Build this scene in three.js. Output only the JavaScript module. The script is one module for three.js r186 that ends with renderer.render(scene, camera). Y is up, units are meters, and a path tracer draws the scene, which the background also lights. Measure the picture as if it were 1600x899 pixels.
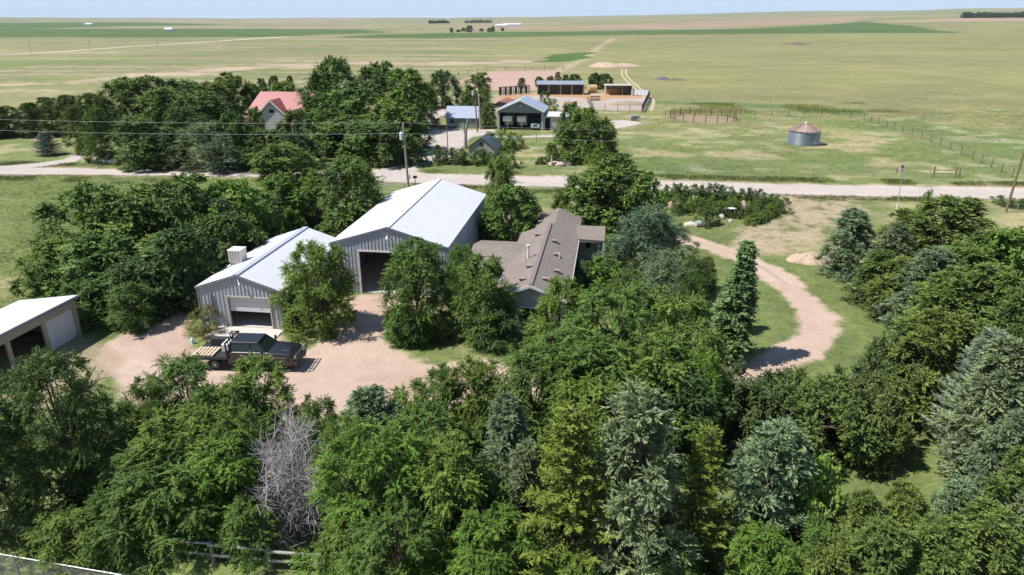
import * as THREE from 'three';
import { mergeGeometries } from 'three/addons/utils/BufferGeometryUtils.js';
import { RoundedBoxGeometry } from 'three/addons/geometries/RoundedBoxGeometry.js';

// ---------------------------------------------------------------- camera, sky, sun, exposure
const scene = new THREE.Scene();
const camera = new THREE.PerspectiveCamera(45.157, 1600 / 899, 0.5, 30000);
camera.position.set(0, 22, 0);
camera.rotation.x = -21.2556 * Math.PI / 180;
const renderer = new THREE.WebGLRenderer({ antialias: true });
renderer.toneMapping = THREE.LinearToneMapping;
renderer.toneMappingExposure = 1.28;
renderer.shadowMap.enabled = true;

const SUN = new THREE.Vector3(-0.53, 0.84, 0.14).normalize();
{ // clear summer sky: pale at the horizon, blue overhead, a broad soft brightening round the sun
  const W = 512, Hh = 256, d = new Float32Array(W * Hh * 4);
  for (let j = 0; j < Hh; j++) for (let i = 0; i < W; i++) {
    const el = (j + 0.5) / Hh * Math.PI - Math.PI / 2, az = (i + 0.5) / W * 2 * Math.PI - Math.PI;
    const v = new THREE.Vector3(Math.cos(el) * Math.cos(az), Math.sin(el), Math.cos(el) * Math.sin(az));
    const t = Math.pow(Math.max(0, Math.sin(el)), 0.3), s = Math.pow(Math.max(0, v.dot(SUN)), 6);
    const k = (j * W + i) * 4;
    d[k] = 0.70 + (0.045 - 0.70) * t + 0.06 * s;
    d[k + 1] = 0.86 + (0.115 - 0.86) * t + 0.07 * s;
    d[k + 2] = 1.0 + (0.28 - 1.0) * t + 0.08 * s;
    d[k + 3] = 1;
  }
  const sky = new THREE.DataTexture(d, W, Hh, THREE.RGBAFormat, THREE.FloatType);
  sky.mapping = THREE.EquirectangularReflectionMapping;
  sky.magFilter = THREE.LinearFilter; sky.minFilter = THREE.LinearFilter; sky.wrapS = THREE.RepeatWrapping;
  sky.needsUpdate = true;
  scene.background = sky; scene.environment = sky;
}
const sun = new THREE.DirectionalLight(new THREE.Color(1.0, 0.968, 0.91), 4.9);
sun.position.copy(SUN).multiplyScalar(300).add(new THREE.Vector3(0, 0, -90));
sun.target.position.set(0, 0, -90);
sun.castShadow = true;
sun.shadow.mapSize.set(4096, 4096);
Object.assign(sun.shadow.camera, { left: -160, right: 160, top: 160, bottom: -160, near: 1, far: 800 });
scene.add(sun, sun.target);
scene.fog = new THREE.FogExp2(0xc3d4ea, 0.000045);

// ---------------------------------------------------------------- helpers
function rng(seed) { let a = seed >>> 0; return () => { a = (a + 0x6D2B79F5) | 0; let t = Math.imul(a ^ (a >>> 15), 1 | a); t = (t + Math.imul(t ^ (t >>> 7), 61 | t)) ^ t; return ((t ^ (t >>> 14)) >>> 0) / 4294967296; }; }
const PERM = new Float32Array(65536); { const r = rng(77); for (let i = 0; i < 65536; i++) PERM[i] = r(); }
function vn(x, y) {                                   // value noise, 0..1
  const xi = Math.floor(x), yi = Math.floor(y); let u = x - xi, v = y - yi; u = u * u * (3 - 2 * u); v = v * v * (3 - 2 * v);
  const a = (xi & 255), b = (xi + 1) & 255, c = (yi & 255) << 8, d = ((yi + 1) & 255) << 8;
  const p = PERM[a + c], q = PERM[b + c], r = PERM[a + d], s = PERM[b + d];
  return p + (q - p) * u + (r - p) * v + (p - q - r + s) * u * v;
}
const sstep = (a, b, x) => { const t = Math.min(1, Math.max(0, (x - a) / (b - a))); return t * t * (3 - 2 * t); };
const clamp = (x, a, b) => Math.min(b, Math.max(a, x));
const V = (x, y, z) => new THREE.Vector3(x, y, z);
const used = {};
function numbered(n) { const k = (used[n] ??= 0); used[n]++; return k ? n + '_' + String(k).padStart(3, '0') : n; }
function shade(m) { m.castShadow = true; m.receiveShadow = true; return m; }
function part(name, geo, mat, parent) { const m = shade(new THREE.Mesh(Array.isArray(geo) ? merge(geo) : geo, mat)); m.name = name; parent.add(m); return m; }
function tag(o, label, category, group) { o.userData.label = label; o.userData.category = category; if (group) o.userData.group = group; return o; }
function thing(name, label, category, x, z, turn = 0, group, y = 0) {
  const g = new THREE.Group(); g.name = numbered(name); g.position.set(x, y, z); g.rotation.y = turn; scene.add(g);
  return tag(g, label, category, group);
}
function single(name, geo, mat, label, category, x, y, z, turn = 0, group) {
  const m = shade(new THREE.Mesh(Array.isArray(geo) ? merge(geo) : geo, mat)); m.name = numbered(name); m.position.set(x, y, z); m.rotation.y = turn; scene.add(m);
  return tag(m, label, category, group);
}
function structure(name, geo, mat) { const m = shade(new THREE.Mesh(geo, mat)); m.name = numbered(name); m.userData.kind = 'structure'; scene.add(m); return m; }
function merge(list) { return mergeGeometries(list.map(g => { const q = g.index ? g.toNonIndexed() : g; for (const k of Object.keys(q.attributes)) if (!['position', 'normal', 'uv'].includes(k)) q.deleteAttribute(k); return q; })); }
function box(cx, cy, cz, sx, sy, sz, ry = 0, rz = 0, rx = 0) { const g = new THREE.BoxGeometry(sx, sy, sz); if (rx) g.rotateX(rx); if (rz) g.rotateZ(rz); if (ry) g.rotateY(ry); g.translate(cx, cy, cz); return g; }
function rbox(cx, cy, cz, sx, sy, sz, r = 0.03) { const g = new RoundedBoxGeometry(sx, sy, sz, 2, r); g.translate(cx, cy, cz); return g; }
function cyl(a, b, r0, r1 = r0, seg = 8) {            // tapered bar from a to b
  const d = b.clone().sub(a), l = d.length(), g = new THREE.CylinderGeometry(r1, r0, l, seg); g.translate(0, l / 2, 0);
  g.applyQuaternion(new THREE.Quaternion().setFromUnitVectors(V(0, 1, 0), d.divideScalar(l))); g.translate(a.x, a.y, a.z); return g;
}
function slab(pts, t, mat, name, parent) {             // pts: 4 corners of the upper face (counter-clockwise from above), t: thickness
  const p = [], f = (a, b, c) => p.push(...a.toArray(), ...b.toArray(), ...c.toArray());
  const n = pts[1].clone().sub(pts[0]).cross(pts[2].clone().sub(pts[0])).normalize().multiplyScalar(-t);
  const q = pts.map(v => v.clone().add(n)), N = pts.length;
  for (let i = 1; i < N - 1; i++) { f(pts[0], pts[i], pts[i + 1]); f(q[0], q[i + 1], q[i]); }
  for (let i = 0; i < N; i++) { const j = (i + 1) % N; f(pts[i], q[i], q[j]); f(pts[i], q[j], pts[j]); }
  const g = new THREE.BufferGeometry(); g.setAttribute('position', new THREE.Float32BufferAttribute(p, 3)); g.computeVertexNormals();
  const uv = new Float32Array(p.length / 3 * 2), e1 = pts[1].clone().sub(pts[0]).normalize(), nn = n.clone().normalize(), e2 = nn.clone().cross(e1);
  for (let i = 0; i < p.length / 3; i++) { const v = V(p[i * 3], p[i * 3 + 1], p[i * 3 + 2]).sub(pts[0]); uv[i * 2] = v.dot(e1); uv[i * 2 + 1] = v.dot(e2); }
  g.setAttribute('uv', new THREE.BufferAttribute(uv, 2));
  if (!parent) return g;
  return part(name, g, mat, parent);
}
function wallShape(outline, holes, depth) {            // outline in x,y; extruded along +z by depth
  const s = new THREE.Shape(outline.map(p => new THREE.Vector2(...p)));
  for (const h of holes) s.holes.push(new THREE.Path(h.map(p => new THREE.Vector2(...p))));
  return new THREE.ExtrudeGeometry(s, { depth, bevelEnabled: false, curveSegments: 6 });
}
const rectHole = (x0, x1, y0, y1) => [[x0, y0], [x0, y1], [x1, y1], [x1, y0]];
const lin = (r, g, b) => new THREE.Color().setRGB(r, g, b);
const mat = (c, roughness = 0.8, o = {}) => new THREE.MeshStandardMaterial({ color: Array.isArray(c) ? lin(...c) : c, roughness, ...o });
function toTex(d, w, h, repeat = true, srgb = true) {
  const t = new THREE.DataTexture(d, w, h, THREE.RGBAFormat); t.magFilter = THREE.LinearFilter; t.minFilter = THREE.LinearMipmapLinearFilter; t.generateMipmaps = true;
  if (repeat) t.wrapS = t.wrapT = THREE.RepeatWrapping; if (srgb) t.colorSpace = THREE.SRGBColorSpace; t.needsUpdate = true; return t;
}
const enc = new Uint8Array(4096); for (let i = 0; i < 4096; i++) { const v = i / 4095; enc[i] = Math.round(255 * (v < 0.0031308 ? v * 12.92 : 1.055 * Math.pow(v, 1 / 2.4) - 0.055)); }
const S8 = v => enc[v < 0 ? 0 : v > 1 ? 4095 : (v * 4095) | 0];
function noiseTex(w, h, fn) { const d = new Uint8Array(w * h * 4); for (let j = 0; j < h; j++) for (let i = 0; i < w; i++) { const c = fn(i / w, j / h), k = (j * w + i) * 4; d[k] = S8(c[0]); d[k + 1] = S8(c[1]); d[k + 2] = S8(c[2]); d[k + 3] = 255; } return toTex(d, w, h); }

// ---------------------------------------------------------------- the ground: what grows or lies where
const poly = (...c) => { const p = []; for (let i = 0; i < c.length; i += 2) p.push([c[i], c[i + 1]]); return p; };
function boundsOf(p, m) { let x0 = 1e9, x1 = -1e9, z0 = 1e9, z1 = -1e9; for (const [x, z] of p) { x0 = Math.min(x0, x); x1 = Math.max(x1, x); z0 = Math.min(z0, z); z1 = Math.max(z1, z); } return [x0 - m, x1 + m, z0 - m, z1 + m]; }
function cached(f, margin) {                            // the same distance read from a grid
  const b = f.b, cell = Math.max(0.35, (b[1] - b[0]) / 700, (b[3] - b[2]) / 700), nx = Math.ceil((b[1] - b[0]) / cell) + 1, nz = Math.ceil((b[3] - b[2]) / cell) + 1, v = new Float32Array(nx * nz), o = new Float32Array(nx * nz);
  for (let j = 0; j < nz; j++) for (let i = 0; i < nx; i++) { v[j * nx + i] = f(Math.min(b[0] + i * cell, b[1]), Math.min(b[2] + j * cell, b[3])); o[j * nx + i] = f.off ?? 0; }
  const c = (x, z) => {
    if (x <= b[0] || x >= b[1] || z <= b[2] || z >= b[3]) return -margin;
    const u = (x - b[0]) / cell, w = (z - b[2]) / cell, i = Math.min(u | 0, nx - 2), j = Math.min(w | 0, nz - 2), p = u - i, q = w - j, k = j * nx + i, A = (1 - p) * (1 - q), B = p * (1 - q), C2 = (1 - p) * q, E = p * q;
    c.off = o[k] * A + o[k + 1] * B + o[k + nx] * C2 + o[k + nx + 1] * E;
    return v[k] * A + v[k + 1] * B + v[k + nx] * C2 + v[k + nx + 1] * E;
  };
  c.b = b; c.off = 0; return c;
}
function inPoly(p, margin = 6) {                       // signed distance, positive inside
  const b = boundsOf(p, margin), n = p.length;
  const f = (x, z) => {
    if (x < b[0] || x > b[1] || z < b[2] || z > b[3]) return -margin;
    let d = 1e9, s = false;
    for (let i = 0, j = n - 1; i < n; j = i++) {
      const [ax, az] = p[i], [bx, bz] = p[j], ex = bx - ax, ez = bz - az, wx = x - ax, wz = z - az;
      const t = clamp((wx * ex + wz * ez) / (ex * ex + ez * ez), 0, 1), qx = wx - ex * t, qz = wz - ez * t; d = Math.min(d, qx * qx + qz * qz);
      if ((az > z) !== (bz > z) && x < (bx - ax) * (z - az) / (bz - az) + ax) s = !s;
    }
    return s ? Math.sqrt(d) : -Math.sqrt(d);
  };
  f.b = b; return cached(f, margin);
}
function along(p, hw, margin = 6) {                    // distance inside a ribbon of half width hw (number or list)
  const hwAt = Array.isArray(hw) ? hw : p.map(() => hw), b = boundsOf(p, margin + Math.max(...hwAt)), n = p.length;
  const f = (x, z) => {
    if (x < b[0] || x > b[1] || z < b[2] || z > b[3]) return -margin;
    let best = -1e9;
    for (let i = 0; i < n - 1; i++) {
      const [ax, az] = p[i], [bx, bz] = p[i + 1], ex = bx - ax, ez = bz - az, wx = x - ax, wz = z - az;
      const t = clamp((wx * ex + wz * ez) / (ex * ex + ez * ez), 0, 1), d = hwAt[i] + (hwAt[i + 1] - hwAt[i]) * t - Math.sqrt((wx - ex * t) ** 2 + (wz - ez * t) ** 2);
      if (d > best) { best = d; f.off = (wx * ez - wz * ex) / Math.sqrt(ex * ex + ez * ez); }
    }
    return best;
  };
  f.b = b; f.off = 0; return cached(f, margin);
}
function smoothLine(p, n = 6) { const c = new THREE.CatmullRomCurve3(p.map(q => V(q[0], 0, q[1]))); return c.getPoints((p.length - 1) * n).map(v => [v.x, v.z]); }
const ROAD = along([[-260, -122], [-79.35, -106.49], [-40.88, -104.35], [-19.04, -101.85], [9.22, -98.4], [35.43, -94.18], [68.92, -91.37], [160, -80], [320, -62]], [2.6, 2.6, 2.0, 3.2, 3.3, 3.3, 3.4, 3.4, 3.4]);
const YARD = inPoly(poly(-29.2, -44.2, -29.32, -48.6, -27.82, -54.1, -25.89, -52.97, -25.49, -50.58, -24.81, -47.21, -23.51, -44.71, -21.62, -43.9, -21.02, -45.02, -21.7, -46.76, -16.96, -46.53, -16.08, -45.02, -14.55, -44.51, -13.81, -46.31, -13.49, -49.82, -13.24, -54.39, -12.88, -55.27, -10.18, -55.27, -8.56, -53.53, -8.82, -51.62, -8.92, -49.58, -9.11, -46.76, -8.33, -44.51, -6.96, -43.2, -4.78, -41.87, -1.33, -42.81, 0, -40.25, -3.86, -36.25, -7.54, -35.18, -12.75, -36.25, -19.8, -37.38, -23.96, -37.38));
const LOOP = along(smoothLine([[-1.7, -40.69], [4.03, -38.17], [9.27, -38.17], [13.89, -40.25], [18.24, -42.43], [21.34, -45.02], [23.46, -48.6], [24.36, -53.53], [24.19, -59.05], [23.05, -63.69], [21.04, -67.71], [18, -71.74]]), 1.5);
const TRACK = along([[38.25, -86.84], [35.1, -80.92], [29.42, -73.67], [24.53, -68.35], [21.28, -66.25]], [6.5, 5, 3.4, 2.6, 1.5]);
const APRON = inPoly(poly(-20.71, -99.67, -22.76, -114.22, -21.54, -124.36, -19.67, -134.05, -18.94, -146.13, -21.99, -161.51, -24.76, -182.91, -17.23, -191.3, -16.16, -175.2, -18.77, -161.51, -15.01, -149.71, -8.82, -148.8, -3.82, -149.71, -3.17, -144.41, -7.87, -138.65, -9.62, -121.21, -11.64, -114.22, -14.91, -111.53, -15.13, -108.45, -13.52, -105.05, -10.47, -101.85, -3.69, -98.4, -9.04, -96.35));
const LANE = along([[-8.57, -144.41], [-1.27, -139.05], [7.68, -139.85], [17.64, -148.8], [25.34, -159.42]], [1.6, 1.3, 1.3, 2.5, 4]);
const FORK = along(smoothLine([[-80.7, -108.45], [-75.58, -111.53], [-73.18, -115.9], [-73.92, -119.99], [-75.21, -125.66]]), 2.0);
const ISLE = inPoly(poly(-71.98, -114.22, -72.88, -117.62, -70.38, -117.04, -63.43, -112.06, -62.61, -110.49, -68.33, -111.53));
const ARENA = inPoly(poly(-20.69, -273.72, -9.16, -323.33, 23.17, -327.4, 18.28, -285.86, 13.07, -235.91, -11.59, -235.91));
const CORRAL = inPoly(poly(-6.1, -177.7, -4.72, -219.61, 10.35, -231.62, 41.05, -229.53, 42.14, -217.73, 33.1, -179.62, 20.78, -184.26, 9.9, -182.91));
const PENC = [44.95, -166.4], PENR = 7.6;
const RUTS = along(smoothLine([[35, -182.91], [40.15, -207.04], [41.67, -229.53], [44.11, -268.01], [47.48, -306.16], [52.59, -338.03]]), 1.6);
const WEST = along([[-337.23, -426.05], [-331.31, -471.8], [-324, -528.32], [-325.6, -620.88], [-310.6, -711.98], [-304.59, -874.69], [-295.07, -969.32]], [3, 3, 3.4, 4, 5, 6, 7], 10);
const TAN = along(smoothLine([[-142.2, -321.33], [-119.6, -356.52], [-87.68, -382.59], [-33.72, -382.59], [10.57, -400.11]]), [...Array(25)].map(() => 12), 30);
const TAN2 = along(smoothLine([[-178.76, -257.27], [-162.14, -268.01], [-151.95, -306.16], [-133.67, -321.33]]), [...Array(19)].map(() => 4), 14);
const FENCELINE = along([[19.34, -321.33], [41.97, -426.05], [66.3, -574.01], [120.31, -874.69]], 2.2, 6);
const SEEDED = inPoly(poly(13.19, -394.1, 30.9, -489.27, 57.2, -517.99, 43.34, -440.3, 30.3, -400.11), 20);
const CROPS = [inPoly(poly(-2360.59, -1602.06, -1294.51, -874.69, -640.16, -919.6, -325.6, -935.6, -202.34, -1295.28, -350.51, -1650.87, -761.48, -1757.93), 60),
  inPoly(poly(-220.32, -904.13, -196.72, -1132.3, 0, -1327.08, 572.26, -1650.87, 998.71, -2097.64, 888.69, -1602.06, 734.4, -1208.36, 524.57, -1208.36, 188.85, -1086.66, -77.4, -889.17), 60),
  inPoly(poly(-5350.66, -3642.18, -2508.12, -1702.73, -1136.03, -1702.73, -1125.82, -2097.64, -977.96, -2599.11, -1940.21, -3742.2), 90)];
const PLOUGH = [inPoly(poly(41.66, -1602.06, 314.74, -2273.16, 1521.27, -3033.73, 962.39, -2097.64, 277.72, -1602.06), 60), inPoly(poly(-152.74, -1602.06, -104.91, -2019.63, 134.89, -1947.2, 27.77, -1602.06), 60), inPoly(poly(1258.98, -2273.16, 1931.39, -2480.58, 1416.35, -1816.81, 1180.29, -1947.2), 60)];
const WEEDBELT = along(smoothLine([[43.25, -200.45], [61.2, -194.26], [76.47, -184.26], [83.5, -177.7]]), [...Array(19)].map(() => 5), 10);
const WEEDS2 = along([[85.04, -161.51], [87.18, -147.01], [94.92, -136.31], [100.65, -130.43]], [5, 9, 10, 10], 10);
const PADDRY = along([[25.73, -121.21], [38.61, -119.39], [59.31, -129.03], [61.95, -115.34]], [5, 4, 4, 3], 8);
const SHEDDIRT = inPoly(poly(-38.31, -46.98, -32.32, -46.98, -29.57, -45.02, -27.12, -43.01, -26.27, -36.25, -30.91, -36.25));

const C = { lawn: [0.152, 0.19, 0.055], field: [0.155, 0.195, 0.055], dry: [0.33, 0.28, 0.145], pasture: [0.222, 0.210, 0.080], westpast: [0.20, 0.19, 0.085], weed: [0.085, 0.15, 0.032], dirt: [0.50, 0.365, 0.285], road: [0.50, 0.425, 0.38], arena: [0.42, 0.275, 0.215], straw: [0.42, 0.24, 0.10], crop: [0.060, 0.112, 0.012], bare: [0.42, 0.32, 0.22], brown: [0.33, 0.22, 0.15], duff: [0.10, 0.085, 0.05] };
const out = [0, 0, 0];
function mixTo(c, t) { if (t <= 0) return; if (t > 1) t = 1; out[0] += (c[0] - out[0]) * t; out[1] += (c[1] - out[1]) * t; out[2] += (c[2] - out[2]) * t; }
// lod 0: about 5 cm a texel, 1: 15 cm, 2: 0.6 m, 3: 6 m
function groundColor(x, z, lod) {
  const D = -z;
  const big = vn(x * 0.011 + 7, z * 0.014 + 3), mid = vn(x * 0.06 + 11, z * 0.075), sm = vn(x * 0.31, z * 0.36 + 9), fine = lod < 2 ? vn(x * 1.3, z * 1.3) : 0.5, tiny = lod < 2 ? vn(x * 5.1, z * 5.1) : 0.5, sand = lod < 1 ? vn(x * 13, z * 13) : 0.5;
  const roadZ = -98.8 + (x) * 0.0995;
  // base cover
  out[0] = C.lawn[0]; out[1] = C.lawn[1]; out[2] = C.lawn[2];
  mixTo(C.field, sstep(-28, -40, x));
  mixTo(C.dry, 0.85 * sstep(0.52, 0.75, mid * 0.55 + sm * 0.45) * (z > roadZ ? 0.8 : 1));
  if (z < roadZ) {
    mixTo(C.pasture, sstep(roadZ - 30, roadZ - 75, z) * 0.9);
    mixTo(C.westpast, sstep(40, -60, x) * sstep(-165, -215, z) * 0.85);
    mixTo(C.lawn, 0.75 * sstep(0.5, 0.72, vn(x * 0.02 + 31, z * 0.05)) * sstep(-150, -230, z) * (0.3 + 0.7 * sstep(30, -30, x)));
    const st = vn(x * 0.012 + z * 0.004 + 3, z * 0.085);
    mixTo(C.bare, 0.85 * sstep(0.52, 0.80, st * 0.75 + sm * 0.25) * sstep(-175, -240, z) * sstep(60, -20, x));
    mixTo(C.pasture, 0.5 * sstep(0.55, 0.8, st) * sstep(-150, -200, z));
    const far = vn(x * 0.0016 + 5, z * 0.0062), far2 = vn(x * 0.0009 + 15, z * 0.0105 + 4);
    mixTo(C.bare, 0.55 * sstep(0.66, 0.8, far) * sstep(-1100, -1500, z));
    mixTo(C.lawn, 0.6 * sstep(0.60, 0.75, far2) * sstep(-900, -1500, z));
    mixTo(C.brown, 0.5 * sstep(0.68, 0.76, vn(x * 0.0012 + 45, z * 0.006 + 8)) * sstep(-1300, -1700, z));
  } else {
    // worn grass between the loop and the road
    mixTo(C.dry, 0.34 * sstep(18, 40, x) * sstep(-62, -74, z) * (0.4 + sm));
  }
  // verges of the county road
  const rd = ROAD(x, z) + (sm - 0.5) * 0.9 + (fine - 0.5) * 0.5;
  if (rd > -5.9) { mixTo(C.lawn, 0.5 * sstep(-5, -2.6, rd)); mixTo(C.bare, 0.75 * sstep(-2.0, -0.4, rd) * (z < roadZ ? 0.9 : 0.35) * (0.5 + sm)); }
  if (lod < 3) {
    mixTo(C.weed, 0.85 * sstep(-2, 2, WEEDBELT(x, z) + (mid - 0.5) * 8 + (sm - 0.5) * 5));
    mixTo(C.weed, 0.6 * sstep(-3, 3, WEEDS2(x, z) + (mid - 0.5) * 14 + (sm - 0.5) * 7));
    if (z < roadZ - 5 && z > -186 && x > 0) { mixTo(C.weed, 0.55 * sstep(0.56, 0.74, vn(x * 0.13 + 4, z * 0.21) * 0.7 + sm * 0.3)); mixTo([0.40, 0.36, 0.24], 0.35 * sstep(0.58, 0.76, vn(x * 0.17 + 40, z * 0.3) * 0.6 + sm * 0.4)); }
    mixTo(C.dry, 0.95 * sstep(-2, 3, PADDRY(x, z) + (mid - 0.5) * 7 + (sm - 0.5) * 7));
    mixTo(C.bare, 0.85 * sstep(-9, 6, TAN(x, z) + (mid - 0.5) * 22 + (sm - 0.5) * 8));
    mixTo(C.bare, 0.7 * sstep(-5, 3, TAN2(x, z) + (mid - 0.5) * 9 + (sm - 0.5) * 6));
    mixTo(C.bare, 0.7 * sstep(-3, 1.5, FENCELINE(x, z) + (sm - 0.5) * 4));
    mixTo(C.crop, sstep(-2, 2, SEEDED(x, z) + (mid - 0.5) * 12));
    mixTo(C.weed, 0.5 * sstep(-4, -1, CORRAL(x, z)) * sm);
  }
  if (lod > 1) {
    mixTo([0.5, 0.42, 0.33], 0.95 * sstep(-0.7, 0.7, WEST(x, z) + (mid - 0.5) * 1.5));
    if (D > 700) { for (const c of CROPS) mixTo(C.crop, 0.95 * sstep(-12, 12, c(x, z) + (vn(x * 0.01, z * 0.02) - 0.5) * 30)); for (const c of PLOUGH) mixTo(C.brown, 0.8 * sstep(-14, 14, c(x, z) + (vn(x * 0.01, z * 0.02) - 0.5) * 40)); }
  }
  const patch = 0.72 + 0.22 * big + 0.2 * mid + 0.16 * sm, gr = lod < 2 ? patch * (0.72 + 0.3 * fine + 0.26 * tiny) : patch * 1.0;
  out[0] *= gr * (0.96 + 0.1 * fine); out[1] *= gr; out[2] *= gr;
  // bare ground
  const e = (sm - 0.5) * 0.9 + (fine - 0.5) * 0.55 + (tiny - 0.5) * 0.3, gl = (0.86 + 0.12 * sm + 0.1 * fine + 0.1 * (tiny - 0.5) + 0.12 * (sand - 0.5));
  const lay = (c, t, k = 1) => { if (t > 0) mixTo([c[0] * gl * k, c[1] * gl * k, c[2] * gl * k], t); };
  if (z > -100) {
    lay(C.dirt, sstep(-0.55, 0.35, YARD(x, z) + e), 0.9 + 0.2 * mid);
    const ly = LOOP(x, z), off = LOOP.off;
    lay(C.dirt, sstep(-0.4, 0.35, ly + e), 0.93 + 0.12 * mid);
    if (ly > -0.2) lay(C.lawn, 0.4 * sstep(0.35, 0, Math.abs(off)) * sstep(0.35, 0.75, sm));
    lay(C.bare, 0.78 * sstep(-1.4, 1.6, TRACK(x, z) + e * 2 + (mid - 0.5) * 2.5) * sstep(0.2, 0.6, fine * 0.5 + sm * 0.5));
    const yd = YARD(x, z);
    if (yd > -0.3) {                                  // wheel tracks worn round the yard
      const ring = Math.sqrt((x + 22.6) ** 2 + (z + 48.6) ** 2), tr = Math.sin(ring * 4.6 + vn(x * 0.25, z * 0.25) * 2.2) * (1 - sstep(7.5, 10, ring));
      lay([0.56, 0.44, 0.365], 0.85 * sstep(0.1, 0.9, tr) * sstep(-0.1, 1, yd) * (0.35 + 0.65 * sstep(0.2, 0.6, mid)));
      lay([0.36, 0.24, 0.18], 0.45 * sstep(0.55, 0.8, vn(x * 0.22 + 5, z * 0.25)));
    }
    lay(C.bare, 0.7 * sstep(-0.5, 0.5, SHEDDIRT(x, z) + e), 0.8);
  }
  lay(C.road, sstep(-0.5, 0.4, rd), 0.94 + 0.12 * mid);
  if (lod < 3) {
    lay(C.road, sstep(-0.5, 0.5, APRON(x, z) + e), 0.95); lay(C.road, sstep(-0.5, 0.5, LANE(x, z) + e), 0.95);
    lay(C.road, sstep(-0.5, 0.5, FORK(x, z) + e) * (1 - sstep(-0.4, 0.4, ISLE(x, z))), 0.92);
    lay(C.arena, sstep(-1, 1, ARENA(x, z) + e * 2), 1.05);
    const co = CORRAL(x, z); lay(C.road, sstep(-0.8, 0.6, co + e * 2), 0.85); lay(C.straw, 0.9 * sstep(0.4, 0.7, vn(x * 0.12 + 3, z * 0.16) * 0.7 + sm * 0.3 + sstep(-208, -218, z) * 0.25 - 0.1) * sstep(-0.5, 1, co));
    lay([0.36, 0.27, 0.17], 0.85 * sstep(-0.7, 0.7, PENR - Math.hypot(x - PENC[0], (z - PENC[1])) + e), 0.9);
    const ru = RUTS(x, z), ro = Math.abs(Math.abs(RUTS.off) - 0.9); if (ru > -0.5) lay(C.bare, 0.95 * sstep(0.55, 0.25, ro), 1.2);
  }
  return out;
}
const SHEET = {};
function groundSheet(name, x0, x1, z0, z1, w, h, lod) {
  const d = new Uint8Array(w * h * 4);
  for (let j = 0; j < h; j++) { const z = z1 + (z0 - z1) * (j + 0.5) / h; for (let i = 0; i < w; i++) { const c = groundColor(x0 + (x1 - x0) * (i + 0.5) / w, z, lod), k = (j * w + i) * 4; d[k] = S8(c[0]); d[k + 1] = S8(c[1]); d[k + 2] = S8(c[2]); d[k + 3] = 255; } }
  const m = new THREE.MeshStandardMaterial({ map: toTex(d, w, h, false), roughness: 1 });
  SHEET[name] = { x0, x1, z0, z1, m }; return m;
}
function sheetUV(g, s) { const p = g.attributes.position, uv = new Float32Array(p.count * 2); for (let i = 0; i < p.count; i++) { uv[i * 2] = (p.getX(i) - s.x0) / (s.x1 - s.x0); uv[i * 2 + 1] = (p.getZ(i) - s.z1) / (s.z0 - s.z1); } g.setAttribute('uv', new THREE.BufferAttribute(uv, 2)); return g; }
function gridSheet(x0, x1, z0, z1, nx, nz, hf) {
  const p = [], idx = [];
  for (let j = 0; j <= nz; j++) for (let i = 0; i <= nx; i++) { const x = x0 + (x1 - x0) * i / nx, z = z1 + (z0 - z1) * j / nz; p.push(x, hf(x, z), z); }
  for (let j = 0; j < nz; j++) for (let i = 0; i < nx; i++) { const a = j * (nx + 1) + i, b = a + 1, c = a + nx + 1, e = c + 1; idx.push(a, b, c, b, e, c); }
  const g = new THREE.BufferGeometry(); g.setAttribute('position', new THREE.Float32BufferAttribute(p, 3)); g.setIndex(idx); g.computeVertexNormals(); return g;
}
groundSheet('yard', -52, 62, -88, 2, 2048, 1600, 0);
groundSheet('homestead', -170, 180, -340, 60, 2048, 2048, 1);
groundSheet('prairie', -800, 800, -1100, 120, 2048, 1536, 2);
groundSheet('horizon', -9500, 9500, -12500, 600, 2048, 1024, 3);
const farH = (x, z) => { const D = Math.hypot(x, z), r = sstep(-0.25, 0.7, x / Math.max(D, 1)); return -0.5 + sstep(1300, 3200, D) * (6 + 26 * r) - sstep(1300, 2600, D) * (1 - r) * 3 + sstep(3500, 8000, D) * (4 + 62 * r * r + 22 * vn(x * 0.0006 + 3, z * 0.0004) + 16 * vn(x * 0.0019, z * 0.0013)) + sstep(1800, 4500, D) * 9 * (vn(x * 0.0011 + 9, z * 0.0016) - 0.5); };
structure('far_hills_ground', sheetUV(gridSheet(-9500, 9500, -12500, 600, 190, 150, farH), SHEET.horizon), SHEET.horizon.m);
structure('prairie_ground', sheetUV(gridSheet(-800, 800, -1100, 120, 8, 8, () => -0.12), SHEET.prairie), SHEET.prairie.m);
structure('homestead_ground', sheetUV(gridSheet(-170, 180, -340, 60, 4, 4, () => -0.03), SHEET.homestead), SHEET.homestead.m);
structure('yard_ground', sheetUV(gridSheet(-52, 62, -88, 2, 4, 4, () => 0), SHEET.yard), SHEET.yard.m);
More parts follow.
